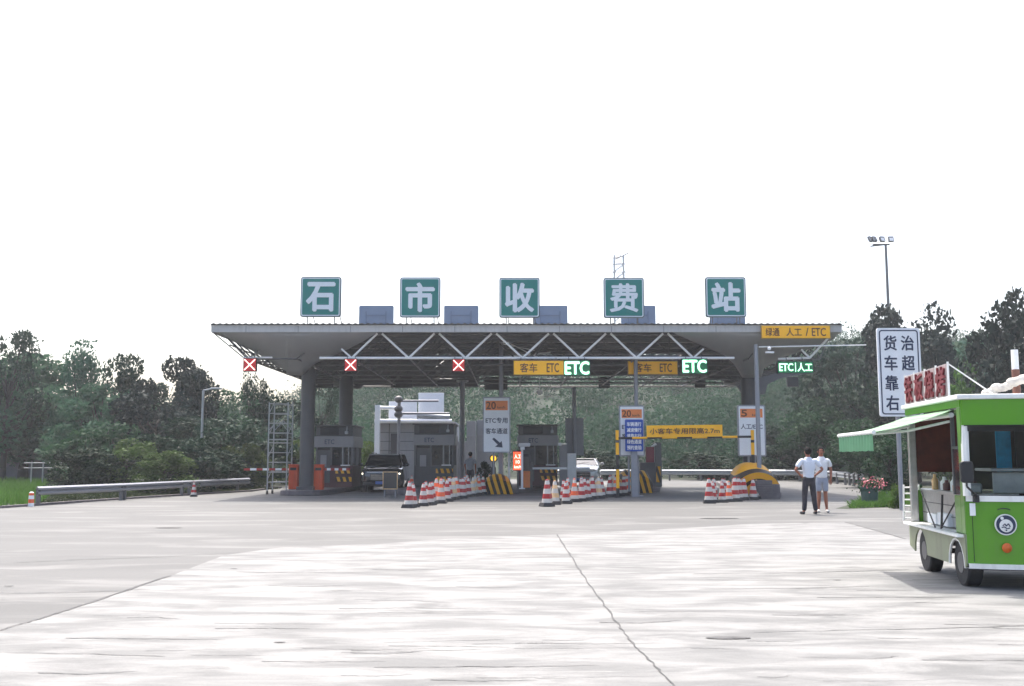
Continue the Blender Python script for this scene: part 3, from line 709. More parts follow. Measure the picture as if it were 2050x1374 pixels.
for i, (a, c_) in enumerate([(719, 788), (889, 958), (1067, 1136), (1243, 1312), (1421, 1491)]):
    Yq = 51.0; x0, x1 = P(a, 611, Yq)[0], P(c_, 611, Yq)[0]; zt_ = P(1000, 612, Yq)[2]; cx = (x0 + x1) / 2; wd = x1 - x0
    t = thing('rear_roof_sign', ['blue-grey back of the rear sign between the first two green signs', 'blue-grey back of the rear sign between second and middle green signs',
        'blue-grey back of the rear sign just right of the middle green sign', 'blue-grey back of the rear sign peeking out right of the fourth green sign', 'blue-grey back of the rear sign hidden behind the rightmost green sign'][i], 'sign', (cx, Yq, ZT), 0, 'rear sign boards seen from behind')
    q = MB(t); q.prism(rrect(cx, zt_ - wd / 2, wd, wd, .08), Yq, Yq + .1); q.build('panel', M['bluegrey'], t)
    q = MB(t)
    for dx in (-.52, .5): q.tube((cx + dx, Yq - .06, ZT), (cx + dx, Yq - .06, zt_ - .3), .022, 6)
    q.tube((cx - .55, Yq - .07, zt_ - .52), (cx + .53, Yq - .07, zt_ - .52), .018, 6); q.tube((cx - .52, Yq - .07, zt_ - .9), (cx + .5, Yq - .07, zt_ - .9), .014, 6); q.build('frame', mat('frame_blue', (0.10, 0.14, 0.22), .5), t)

# ------------------------------------------------------------------ lane signals and led boards
for i, (px, py, Y, lab) in enumerate([(500, 730.5, 37.5, 'red cross lane signal at the far left end of the truss'), (702, 731, 37.4, 'red cross lane signal right of the left column'), (918, 731.5, 37.4, 'red cross lane signal nearest the tall pole gantry')]):
    c = P(px, py, Y); h = .48 if i else .5
    t = thing('lane_signal', lab, 'signal', (c[0], Y, c[2] - h / 2), 0, 'red cross lane signals')
    q = MB(t); q.box((c[0], Y + .08, c[2]), (h, .16, h)); q.build('housing', M['black'], t, bevel=.01)
    q = MB(t); q.bx(c[0] - h / 2 + .02, c[0] + h / 2 - .02, Y - .006, Y - .001, c[2] - h / 2 + .02, c[2] + h / 2 - .02); q.build('screen', M['ledred'], t)
    q = MB(t); d = h * .40
    for sg in (1, -1): q.tube((c[0] - d, Y - .02 - .004 * sg, c[2] - d * sg), (c[0] + d, Y - .02 - .004 * sg, c[2] + d * sg), .019, 6)
    q.build('lit_cross', M['ledcross'], t)
    q = MB(t)
    for dx in (-.15, .15): q.tube((c[0] + dx, Y + .1, c[2] + h / 2 - .02), (c[0] + dx, Y + .14, ZB + .03), .012, 6)
    q.build('hanger', M['steeld'], t)
for i, (x0, x1, y0, y1, tx, lab, tw) in enumerate([(1128, 1182, 721, 753, 'ETC', 'green lit ETC board right of the left yellow lane sign', .92), (1364, 1417, 718, 749, 'ETC', 'green lit ETC board right of the middle yellow lane sign', .92), (1556, 1629, 723, 748, 'ETC|人工', 'green lit ETC and manual lane board near the right canopy end', .92)]):
    Y = 37.4; a = P(x0, y0, Y); c = P(x1, y1, Y); cx = (a[0] + c[0]) / 2; cz = (a[2] + c[2]) / 2; W = c[0] - a[0]; H = a[2] - c[2]
    t = thing('led_board', lab, 'led sign', (cx, Y, c[2]), 0, 'green lit lane boards')
    q = MB(t); q.box((cx, Y + .08, cz), (W, .16, H)); q.build('housing', M['black'], t, bevel=.01)
    q = MB(t); q.bx(cx - W / 2 + .02, cx + W / 2 - .02, Y - .006, Y - .001, cz - H / 2 + .02, cz + H / 2 - .02); q.build('screen', M['ledgreenf'], t)
    q = MB(t)
    if i < 2: q.text('ETC', (cx, Y - .008, cz), W * .88, H * .78, .035, .01)
    else:
        q.text('ETC', (cx - W * .26, Y - .008, cz), W * .38, H * .6, .02, .01); q.bx(cx - .012, cx + .012, Y - .02, Y - .008, cz - H * .36, cz + H * .36)
        q.text('人工', (cx + W * .26, Y - .008, cz), W * .40, H * .66, .02, .01)
    q.build('lit_lettering', M['ledgreen'], t)
    q = MB(t)
    for dx in (-.3, .3): q.tube((cx + dx, Y + .1, cz + H / 2 - .02), (cx + dx, Y + .16, ZB + .03), .012, 6)
    q.build('hanger', M['steeld'], t)
for i, (x0, x1, y0, y1, parts_, lab) in enumerate([(1028, 1129, 722, 751, [('客车', .30, .34), ('ETC', .78, .24)], 'yellow lane sign hanging right of the tall pole'),
        (1257, 1357, 723, 750, [('客车', .30, .34), ('ETC', .76, .24)], 'yellow lane sign behind the thin grey pole'), (1524, 1663, 652, 678, [('绿通', .16, .20), ('人工', .47, .22), ('/', .66, .04), ('ETC', .83, .20)], 'yellow lane sign on the fascia at the right canopy end')]):
    Y = [37.2, 39.15, 36.8][i]; a = P(x0, y0, Y); c = P(x1, y1, Y); cx = (a[0] + c[0]) / 2; cz = (a[2] + c[2]) / 2; W = c[0] - a[0]; H = a[2] - c[2]
    t = thing('lane_sign', lab, 'sign', (cx, Y, c[2]), 0, 'yellow lane signs')
    q = MB(t); q.box((cx, Y + .05, cz), (W, .1, H)); q.build('panel', mat('sign_edge', (.45, .25, .03), .5), t, bevel=.01)
    q = MB(t); q.bx(cx - W / 2 + .025, cx + W / 2 - .025, Y - .006, Y - .001, cz - H / 2 + .025, cz + H / 2 - .025); q.build('face', M['yellow'], t)
    q = MB(t)
    for s_, f_, w_ in parts_: q.text(s_, (a[0] + W * f_, Y - .007, cz), W * w_, H * .62, .012, .006)
    q.build('lettering', M['brown'], t)
    q = MB(t)
    for dx in (-.35, .35):
        if i == 0: q.tube((cx + W * dx, Y + .08, cz + H / 2 - .02), (cx + W * dx, Y + .3, ZB), .015, 6)
        elif i == 1: q.tube((cx + W * dx, Y + .08, cz + H / 2 - .02), (cx + W * dx, Y + .2, ZU), .02, 6)
        else: q.bx(cx + W * dx - .03, cx + W * dx + .03, Y + .1, YF - .001, cz - .15, cz + .15)
    q.build('bracket', M['steeld'], t)
for i, (x0, x1, y1, lab) in enumerate([(629, 667, 777, 'dark back of a lane board between the two left columns'), (783, 826, 777, 'wide dark back of a lane board behind the second red cross'), (970, 1016, 781, 'dark back of a lane board behind the tall gantry pole'),
        (1198, 1221, 777, 'small dark back of a lane signal right of the first green ETC board'), (1390, 1412, 777, 'small dark back of a lane signal below the second green ETC board'), (1575, 1598, 775, 'small dark back of a lane signal below the rightmost green board')]):
    Y = 51.8; a = P(x0, 755, Y); c = P(x1, y1, Y); cx = (a[0] + c[0]) / 2; cz = (a[2] + c[2]) / 2
    t = thing('rear_lane_board', lab, 'signal', (cx, Y, c[2]), 0, 'rear lane boards seen from behind')
    q = MB(t); q.box((cx, Y, cz), (c[0] - a[0], .2, a[2] - c[2])); q.build('housing', M['black'], t, bevel=.02)
    q = MB(t)
    for dx in (-.15, .15): q.tube((cx + dx, Y, a[2] - .02), (cx + dx, Y + .1, ZB + .3), .02, 6)
    q.build('hanger', M['steeld'], t)

# ------------------------------------------------------------------ traffic islands
for x0, y0, x1, y1, w_ in [(-8.45, 39.5, -7.4, 53, .86), (-4.35, 40.3, -2.7, 54, .86), (-.62, 41.8, 1.9, 56, .85), (5.55, 43.6, 7.5, 56, .8), (9.2, 37.4, 12.0, 55, .85)]:
    q = MB(); dx, dy = x1 - x0, y1 - y0; l = math.hypot(dx, dy); ux, uy = dx / l, dy / l; nx_, ny_ = uy, -ux; pl = []
    for k in range(9):
        a = math.pi * k / 8; pl.append((x0 + nx_ * w_ * -math.cos(a) + ux * w_ * (1 - math.sin(a)), y0 + ny_ * w_ * -math.cos(a) + uy * w_ * (1 - math.sin(a))))
    pl += [(x1 + nx_ * w_, y1 + ny_ * w_), (x1 - nx_ * w_, y1 - ny_ * w_)]
    q.prismz(pl, 0.004, .2); o = q.build('traffic_island', M['kerb'], bevel=.03); tag(o, kind='structure')
ZI = 0.2
# ------------------------------------------------------------------ toll booths
def booth(px0, px1, ytop, Y, label, depth=2.6, col='darkred', logo=True):
    x0, x1 = X_(px0, Y), X_(px1, Y); zt_ = Z_(ytop, Y); cx = (x0 + x1) / 2; W = x1 - x0
    t = thing('toll_booth', label, 'booth', (cx, Y + depth / 2, ZI), 0, 'toll booths on the islands')
    zb = ZI; h1 = zb + .95; h2 = zt_ - .98; h3 = zt_ - .50
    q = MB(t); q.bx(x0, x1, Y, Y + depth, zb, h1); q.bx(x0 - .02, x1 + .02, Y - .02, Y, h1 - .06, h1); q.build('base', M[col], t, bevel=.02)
    q = MB(t)
    for xx in (x0 + .04, x1 - .04, x0 + W * .42, x1 - W * .25):
        for yy in (Y + .04, Y + depth - .04): q.bx(xx - .035, xx + .035, yy - .035, yy + .035, h1, h2)
    for yy in (Y + depth * .5,):
        for xx in (x0 + .04, x1 - .04): q.bx(xx - .035, xx + .035, yy - .035, yy + .035, h1, h2)
    q.build('frame', M['steeld'], t)
    q = MB(t); q.bx(x0 + .06, x1 - .06, Y + .06, Y + depth - .06, h1, h2); q.build('window', M['glassd'], t)
    q = MB(t); q.bx(x0 - .05, x1 + .05, Y - .08, Y + depth + .05, h2, h3); q.build('header', M['boothp'], t, bevel=.02)
    q = MB(t); q.bx(x0, x1, Y, Y + depth, h3, zt_ - .06); q.bx(x0 - .1, x1 + .1, Y - .15, Y + depth + .1, zt_ - .06, zt_); q.build('roof', M['boothg'], t, bevel=.02)
    q = MB(t); q.bx(x0 + W * .12, x0 + W * .62, Y - .06, Y - .005, h3 + .06, zt_ - .1); d = q.build('display', M['black'], t, bevel=.01)
    if logo:
        q = MB(t); q.text('ETC', (x0 + W * .38, Y - .082, (h2 + h3) / 2), .42, .2, .01, .006); q.build('lettering', M['navy'], t)
    q = MB(t); q.bx(x0 + W * .06, x0 + W * .40, Y - .03, Y - .022, h1 - .75, h2 - .12); dr = q.build('door', M['boothg'], t, bevel=.005)
    q = MB(t); q.bx(x0 + W * .14, x0 + W * .30, Y - .04, Y - .031, h1 - .05, h1 + .45); q.build('notice', M['boothp'], dr)
    q = MB(t); q.bx(x1 - W * .30, x1 - W * .06, Y - .18, Y - .025, h1 - .02, h1 + .03); q.build('shelf', M['white'], t)
    q = MB(t)
    for zz in (h1 - .7, h1 - .35): q.bx(x1 - W * .45, x1 - .02, Y - .03, Y - .021, zz, zz + .2)
    q.build('hazard_panel', YB, t)
    q = MB(t)
    for xx in (x1 - W * .26, x1 - W * .1): q.tube((xx, Y - .1, h1), (xx, Y - .1, h2), .02, 6)
    q.build('guard_bars', M['galv'], t)
    q = MB(t); q.tube((x1 - .25, Y - .05, zt_), (x1 - .25, Y - .12, zt_ - .3), .02, 6); q.box((x1 - .25, Y - .18, zt_ - .34), (.12, .26, .12)); q.build('camera', M['galv'], t)
    return t
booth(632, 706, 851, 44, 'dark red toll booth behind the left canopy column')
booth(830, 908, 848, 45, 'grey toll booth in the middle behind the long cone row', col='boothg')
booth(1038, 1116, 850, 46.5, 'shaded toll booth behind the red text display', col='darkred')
# ------------------------------------------------------------------ machines
def cabinet(name, px0, px1, ytop, Y, m, label, cat, arm=None, z0=ZI, extra=None, group=None):
    x0, x1 = X_(px0, Y), X_(px1, Y); zt_ = Z_(ytop, Y); cx = (x0 + x1) / 2
    t = thing(name, label, cat, (cx, Y + .2, z0), 0, group)
    q = MB(t); q.bx(x0, x1, Y, Y + .4, z0, zt_ - .03); q.build('body', M[m], t, bevel=.02)
    q = MB(t); q.bx(x0 - .02, x1 + .02, Y - .02, Y + .42, zt_ - .03, zt_); q.build('lid', M[m], t, bevel=.01)
    q = MB(t); q.bx(x0 + .06, x1 - .06, Y - .012, Y - .001, zt_ - .24, zt_ - .13); q.build('slot', M['black'], t)
    if arm:
        xa, za = arm; q = MB(t); n = 8; z = zt_ - .1 if za is None else za
        for k in range(n):
            a = cx + (xa - cx) * k / n; c = cx + (xa - cx) * (k + 1) / n; q.box(((a + c) / 2, Y + .2, z), (abs(c - a), .04, .09), mi=k % 2)
        q.build('boom_arm', [M['white'], M['red'] if extra != 'w' else M['white']], t)
    return t
cabinet('barrier_gate', 579, 597, 930, 41.4, 'orange', 'orange barrier cabinet left of the left column with its arm out to the left', 'barrier', (X_(487, 41.4), Z_(940, 41.4)))
cabinet('barrier_gate', 629, 647, 930, 40.6, 'orange', 'orange barrier cabinet right of the left column with a short arm', 'barrier', (X_(700, 40.6), Z_(940, 40.6)))
cabinet('barrier_gate', 1060, 1066, 925, 43.6, 'steeld', 'slim barrier with a long white arm in front of the third booth', 'barrier', (X_(1181, 43.6), Z_(938, 43.6)), extra='w')
t = cabinet('ticket_machine', 1043, 1061, 903, 43.0, 'boothg', 'dark ticket machine with orange lower door beside the red display', 'machine')
q = MB(t); a = X_(1045, 43); c = X_(1061, 43); q.bx(a, c, 42.96, 42.985, ZI + .02, ZI + .72); q.build('lower_door', M['orangep'], t, bevel=.01)
q = MB(t); q.box((a + .1, 42.9, Z_(891, 43)), (.5, .25, .16)); q.build('hood', M['white'], t, bevel=.04)
for px, y0, Y, lab in [(1142, 909, 45.5, 'tall pale grey control cabinet with a white post right of the third booth')]:
    t = thing('control_cabinet', lab, 'cabinet', (X_(px, Y), Y, ZI))
    q = MB(t); q.bx(X_(1120, Y), X_(1135, Y), Y, Y + .4, ZI, Z_(890, Y)); q.build('body', M['boothp'], t, bevel=.02)
    q = MB(t); q.bx(X_(1135.5, Y), X_(1153, Y), Y - .05, Y + .35, ZI, Z_(908, Y)); q.build('side_body', M['white'], t, bevel=.02)
    q = MB(t); q.tube((X_(1118, Y), Y - .2, Z_(889, Y)), (X_(1135, Y), Y - .1, Z_(889, Y)), .02, 6); q.box((X_(1120, Y), Y - .25, Z_(890, Y)), (.14, .3, .14)); q.build('camera', M['white'], t, bevel=.02)
# red text display
Y = 42.2; t = thing('red_text_display', 'small display glowing red beside the speed board and striped nose', 'led sign', (X_(1037, Y), Y, ZI))
q = MB(t); q.tube((X_(1037, Y), Y + .1, ZI), (X_(1037, Y), Y + .1, Z_(940, Y)), .045, 8); q.build('post', M['steeld'], t)
q = MB(t); a = X_(1027, Y); c = X_(1046, Y); q.bx(a, c, Y, Y + .16, Z_(943, Y), Z_(902, Y)); q.build('housing', M['black'], t, bevel=.01)
q = MB(t); q.bx(a + .015, c - .015, Y - .006, Y - .001, Z_(941, Y), Z_(905, Y)); q.build('screen', mat('led_orange_red', (.9, .07, .02), .5, emis=.75), t)
q = MB(t); q.text('人工', ((a + c) / 2, Y - .008, Z_(914, Y)), .30, .18, .01, .006); q.text('10', ((a + c) / 2, Y - .008, Z_(925, Y)), .16, .14, .01, .006); q.text('km/h', ((a + c) / 2, Y - .008, Z_(935, Y)), .28, .12, .01, .006); q.build('lit_lettering', M['ledcross'], t)
for px, yt_, Y, lab in [(1019, 905, 42.4, 'white steel post under the speed board'), (1045, 898, 41.8, 'white steel post in front of the red display')]:
    q = MB(o=(X_(px, Y), Y, ZI)); q.tube((X_(px, Y), Y, ZI), (X_(px, Y), Y, Z_(yt_, Y)), .05, 10); q.box((X_(px, Y), Y, ZI + .02), (.24, .24, .04)); q.box((X_(px, Y) + .02, Y - .06, Z_(yt_, Y)), (.18, .24, .12))
    tag(q.build('guard_post', M['white'], smooth=True), lab, 'post', 'white guard posts')
# amber warning lamp
Y = 42.6; x = X_(988, Y); t = thing('warning_lamp', 'amber round warning lamp on a black post left of the speed board', 'lamp', (x, Y, ZI))
q = MB(t); q.tube((x, Y, ZI), (x, Y, Z_(926, Y)), .06, 10); q.box((x, Y - .05, Z_(944, Y)), (.2, .2, .35)); q.build('post', M['black'], t)
q = MB(t); q.tube((x, Y, Z_(918, Y)), (x, Y - .12, Z_(918, Y)), .17, 18); q.build('housing', M['black'], t)
q = MB(t); q.tube((x, Y - .12, Z_(918, Y)), (x, Y - .15, Z_(918, Y)), .12, 18); q.build('lens', M['amber'], t)
# striped noses
def nose(px, Y, wpx, ytop, m, label, dep=.9, z0=.01):
    x = X_(px, Y); W = wpx * Y / 2000; H = Z_(ytop, Y) - z0
    q = MB(o=(x, Y, z0)); nu, nv = 16, 8; vs = []
    for j in range(nv + 1):
        v = j / nv
        for i in range(nu + 1):
            a = math.pi * i / nu; pr = 1 if v < 1 else 1
            vs.append((x - W / 2 * math.cos(a) * (1 - .12 * v), Y - dep * .5 * (1 - v) * math.sin(a) ** .6 + dep * v, z0 + H * (math.sin(a) ** .62) * (0.72 + .28 * min(1, v * 2.2))))
    for i in range(nu): 
        for j in range(nv): q.f.append((j * (nu + 1) + i, j * (nu + 1) + i + 1, (j + 1) * (nu + 1) + i + 1, (j + 1) * (nu + 1) + i)); q.m.append(0)
    q.v = vs; n = nu + 1; base = len(q.v)
    q.v += [(vs[i][0], Y - dep * .25 * math.sin(math.pi * i / nu) ** .6, z0) for i in range(n)]
    for i in range(nu): q.f.append((i, base + i, base + i + 1, i + 1)); q.m.append(0)
    q.f.append(tuple(range(nv * n, nv * n + n))[::-1]); q.m.append(0)
    return tag(q.build('island_nose', m, smooth=True), label, 'crash barrier', 'striped island noses')
nose(996, 41.3, 62, 949, YB, 'yellow and black striped island nose beside the amber lamp')
nose(1285, 42.6, 40, 942, YB, 'narrow yellow and black striped island nose right of the blue board')
nose(1256, 42.9, 34, 941, YB, 'striped hump tucked behind the left gate post')
nose(1510, 37.3, 92, 926, YBR, 'large yellow striped island nose with arched bands behind the right cone group', dep=1.2)
Y = 36.6; q = MB(o=(X_(1536, Y), Y, 0)); q.bx(X_(1511, Y), X_(1544, Y), Y, Y + 1, .01, Z_(962, Y)); q.bx(X_(1544, Y), X_(1560, Y), Y + .05, Y + 1, .01, Z_(970, Y))
for i in range(6): q.bx(X_(1511, Y), X_(1544, Y), Y - .02, Y - .002, .12 + i * .085, .15 + i * .085)
tag(q.build('concrete_block', M['kerb'], bevel=.02), 'ribbed grey concrete block at the foot of the large striped nose', 'block')
# small kiosk machine on island four
Y = 45; t = thing('kiosk_machine', 'dark service kiosk with small red lamp left of the height bar gate opening', 'machine', (X_(1305, Y), Y, ZI))
q = MB(t); q.bx(X_(1281, Y), X_(1312, Y), Y, Y + .7, ZI, Z_(926, Y)); q.build('body', M['boothg'], t, bevel=.02)
q = MB(t); q.bx(X_(1312, Y) + .005, X_(1325, Y), Y + .1, Y + .8, ZI, Z_(886, Y)); q.build('tall_body', M['steeld'], t, bevel=.02)
q = MB(t); q.bx(X_(1312, Y) + .03, X_(1322, Y), Y + .085, Y + .098, ZI + .2, ZI + .9); q.build('hazard_panel', YB, t)
q = MB(t); q.bx(X_(1294, Y), X_(1310, Y), Y + .1, Y + .3, Z_(926, Y), Z_(895, Y)); q.build('display', mat('maroon', (.22, .03, .05), .5), t, bevel=.01)
q = MB(t); q.tube((X_(1305, Y), Y + .2, Z_(895, Y)), (X_(1315, Y), Y + .1, Z_(889, Y)), .05, 8); q.build('camera', M['white'], t)

# ------------------------------------------------------------------ lane guidance boards
def board(px0, px1, y0, y1, Y, speed, rows, label, arrow=False, legs=True):
    x0, x1 = X_(px0, Y), X_(px1, Y); zt_, zb = Z_(y0, Y), Z_(y1, Y); cx, cz = (x0 + x1) / 2, (zt_ + zb) / 2; W, H = x1 - x0, zt_ - zb
    t = thing('lane_board', label, 'sign', (cx, Y, ZI), 0, 'white lane guidance boards')
    q = MB(t); q.prism(rrect(cx, cz, W, H, .06), Y, Y + .09); q.build('panel', M['pole'], t)
    q = MB(t); q.prism(rrect(cx, cz, W - .1, H - .1, .03), Y - .006, Y - .001); q.build('face', M['boardw'], t)
    q = MB(t); zc = zt_ - .10 - H * .11; q.bx(cx - W * .40, cx + W * .40, Y - .011, Y - .007, zc - H * .085, zc + H * .085); q.build('speed_panel', M['orangep'], t)
    q = MB(t); q.text(speed, (cx - W * (.2 if len(speed) == 2 else .26), Y - .012, zc), W * .34 if len(speed) == 2 else W * .2, H * .13, .02, .006)
    q.text('km/h', (cx + W * .17, Y - .012, zc - H * .035), W * .28, H * .045, .01, .006); q.build('speed_lettering', M['brown'], t)
    q = MB(t)
    for k, rw in enumerate(rows): q.text(rw, (cx, Y - .007, zt_ - H * (.42 + .19 * k)), W * .78, H * .10, .018, .006)
    q.build('lettering', M['navy'], t)
    if arrow:
        q = MB(t); ax, az = cx + W * .02, zb + H * .16; pts = [(-.17, .20), (-.11, .26), (.10, .05), (.16, .12), (.19, -.15), (-.07, -.12), (.02, -.03)]
        q.prism([(ax + p[0] * 1.2, az + p[1] * 1.0) for p in pts][::-1], Y - .012, Y - .007); q.build('arrow', M['navy'], t)
    if legs:
        q = MB(t)
        for dx in (-.12, .12): q.tube((cx + dx, Y + .13, ZI), (cx + dx, Y + .13, zt_ - .2), .04, 8)
        q.build('post', M['pole'], t)
    return t
board(966, 1022, 795, 907, 41.6, '20', ['ETC专用', '客车通道'], 'white lane board with orange twenty panel and a black diagonal arrow', arrow=True)
board(1240, 1291, 812, 914, 38.65, '20', ['ETC专用', '客车通道'], 'white lane board with orange twenty panel partly covered by the blue board')
board(1478, 1534, 811, 914, 38.4, '5', ['人工/ETC'], 'white lane board with orange five panel at the right column')
Y = 38.25; x0, x1 = X_(1252, Y), X_(1288, Y); t = thing('notice_board', 'blue notice board with rows of white characters on a grey post', 'sign', ((x0 + x1) / 2, Y, 0))
q = MB(t); q.prism(rrect((x0 + x1) / 2, (Z_(840, Y) + Z_(904, Y)) / 2, x1 - x0, Z_(840, Y) - Z_(904, Y), .04), Y, Y + .05); q.build('panel', M['blue'], t)
q = MB(t)
for k, rw in enumerate(['车辆通行', '减速慢行', '请靠右行', '绿色通道', '预约查验']): q.text(rw, ((x0 + x1) / 2, Y - .001, Z_(849.5 + k * 11.7, Y)), (x1 - x0) * .8, .155, .02, .006)
q.build('lettering', M['white'], t)
q = MB(t); q.bx((x0 + x1) / 2 - .12, (x0 + x1) / 2 + .12, Y + .07, Y + .22, 0, Z_(870, Y)); q.build('post', M['pole'], t, bevel=.01)

# height limit gate
Y = 37.95; xa, xb = X_(1236, Y), X_(1507, 37.6); t = thing('height_limit_gate', 'yellow and black height limit gate with a yellow banner on its bar', 'gate', ((xa + xb) / 2, Y, 0))
def bands(q, p, r, zs, vert=True):
    for k, (a, c) in enumerate(zip(zs[:-1], zs[1:])): q.tube((p[0], p[1], a), (p[0], p[1], c), r, 12, mi=k % 2)
for (x, Yp, zs) in ((xa, Y, [0.0, .3, 1.0, 1.35, 1.95, 2.05, 2.45]), (xb, 37.6, [0.0, .3, .85, 1.15, 1.5, 1.8, 2.2, 2.45])):
    q = MB(t); zs = [0, .35, 1.05, 1.6, 2.05, 2.15, 2.52]; bands(q, (x, Yp), .065, zs); q.box((x, Yp, .012), (.3, .3, .024)); q.build('post', [M['black'], M['yellow']], t, smooth=True)
zbA, zbB = Z_(877.5, Y), Z_(874.5, 37.6); q = MB(t); n = 9; A = Vector((xa, Y, zbA)); B = Vector((xb, 37.6, zbB))
for k in range(n): q.tube(A.lerp(B, k / n), A.lerp(B, (k + 1) / n), .045, 10, mi=k % 2)
q.build('crossbar', [M['black'], M['yellow']], t, smooth=True)
q = MB(t); d = (B - A).normalized(); fa, fb_ = (1295 - 1236) / 271, (1447 - 1236) / 271
a = A.lerp(B, fa) + Vector((0, -.06, .02)); c = A.lerp(B, fb_) + Vector((0, -.06, .02)); hh = .44; up = Vector((0, 0, 1)); nb = 24
front = []
for i in range(nb + 1):
    p = a.lerp(c, i / nb); wv = .02 * math.sin(i * .9) * (.3 + .7 * (i % 5) / 5); front.append((p + Vector((0, wv, 0)), p + Vector((0, wv * .2, hh))))
for (p0, p1), (p2, p3) in zip(front[:-1], front[1:]): q.add([p0, p2, p3, p1], [(0, 1, 2, 3)])
bn = q.build('banner', M['yellow'], t, solid=.008)
q = MB(t); mid = a.lerp(c, .5) + Vector((0, -.035, hh * .5)); q.text('小客车专用限高2.7m', mid, (c - a).length * .92, hh * .5, .012, .004, right=tuple(d)); q.build('banner_lettering', M['brown'], bn)

# ------------------------------------------------------------------ poles
def pole(name, px, y0, y1, Y, r, label, cat, z0=0.0, mt='pole', group=None):
    x = X_(px, Y); t = thing(name, label, cat, (x, Y, z0), 0, group)
    q = MB(t); q.tube((x, Y, z0), (x, Y, Z_(y0, Y)), r, 14, r2=r * .92); q.box((x, Y, z0 + .02), (r * 5, r * 5, .04)); q.build('post', M[mt], t, smooth=True)
    return t, x
t, x = pole('gantry_pole', 1003, 686, 0, 41.95, .10, 'tall thick grey pole carrying curved arms in front of the truss', 'pole')
q = MB(t); A = Vector((x, 41.95, Z_(686, 41.95))); q.path([A, A + Vector((.25, 0, .02)), A + Vector((.6, .1, -.14)), A + Vector((1.2, .2, -.45)), A + Vector((1.6, .3, -.62))], .025, 8)
q.tube(P(1003, 716, 41.95), P(1102, 706, 42.3), .04, 8); q.tube(P(1003, 688, 41.95), P(1080, 704, 42.3), .018, 6); q.build('arm', M['steelw'], t, smooth=True)
t, x = pole('camera_pole', 1275, 712, 0, 38.95, .085, 'grey pole in front of the middle yellow sign with a rounded cap', 'pole')
q = MB(t); q.ball((x, 38.95, Z_(712, 38.95)), (.24, .24, .14)); q.build('cap', M['pole'], t, smooth='all')
t, x = pole('gantry_pole', 1519, 690, 0, 37.15, .085, 'grey pole at the right column with a long thin arm to the right', 'pole')
q = MB(t); q.tube(P(1519, 695, 37.1), P(1734, 691, 36.6), .028, 8, r2=.018); q.build('arm', M['steelw'], t, smooth=True)
q = MB(t); q.ball(P(1540, 698, 36.5), .07); q.box(P(1541, 706, 36.5), (.3, .1, .06)); q.build('camera', M['white'], t, smooth='all')
t, x = pole('camera_pole', 925, 762, 0, 50, .13, 'pale pole with a small camera head between the booths', 'pole')
q = MB(t); q.ball((x - .18, 49.9, Z_(762, 50)), .12); q.ball((x + .18, 49.9, Z_(762, 50)), .12); q.tube((x - .3, 50, Z_(763, 50)), (x + .3, 50, Z_(763, 50)), .05, 8); q.build('camera', M['galv'], t, smooth='all')
t, x = pole('arm_pole', 1150, 776, 0, 48, .10, 'grey pole with a short arm and a grey panel right of the third booth', 'pole')
q = MB(t); q.tube(P(1150, 777, 48), P(1104, 776, 48), .03, 8); q.build('arm', M['steelw'], t)
q = MB(t); a = P(1132, 837, 48); c = P(1169, 912, 48); q.bx(a[0], c[0], 48.11, 48.15, c[2], a[2]); q.build('panel', M['pole'], t, bevel=.01)
q = MB(o=P(1080, 786, 47)); p = P(1080, 786, 47); q.tube((p[0], p[1], p[2]), (p[0], p[1], ZB), .015, 6); q.lathe([(.02, .14), (.14, .05), (.15, -.02), (.1, -.1), (.01, -.13)][::-1], p, 14)
tag(q.build('ceiling_camera', M['white'], smooth=True), 'white dome camera hanging on a thin rod under the canopy', 'camera')

# scaffold tower
Y = 41; x0, x1 = X_(537, Y), X_(575, Y); t = thing('scaffold_tower', 'tall narrow galvanised scaffold tower on castors left of the column', 'scaffold', ((x0 + x1) / 2, Y + .3, 0)); Ht = Z_(806, Y)
for yy in (Y, Y + .9):
    q = MB(t)
    for xx in (x0, x1): q.tube((xx, yy, .12), (xx, yy, Ht), .028, 8)
    k = 0
    for z in np.linspace(.5, Ht - .05, 9): q.tube((x0, yy, z), (x1, yy, z), .02, 6)
    q.tube((x0, yy, Z_(862, Y)), ((x0 + x1) / 2, yy, Z_(841, Y)), .016, 6); q.tube(((x0 + x1) / 2, yy, Z_(841, Y)), (x1, yy, Z_(862, Y)), .016, 6)
    q.build('frame', M['galv'], t, smooth=True)
q = MB(t)
for z in (.6, 1.5, 2.4, 3.3): 
    for xx in (x0, x1): q.tube((xx, Y, z), (xx, Y + .9, z + .5), .014, 6)
q.build('brace', M['galv'], t)
q = MB(t); q.bx(x0, x1, Y + .05, Y + .85, Z_(881, Y), Z_(881, Y) + .04); q.build('platform', M['galv'], t)
for xx in (x0, x1):
    for yy in (Y, Y + .9):
        q = MB(t); q.tube((xx - .03, yy, .075), (xx + .03, yy, .075), .075, 14); q.build('castor', M['rubber'], t)

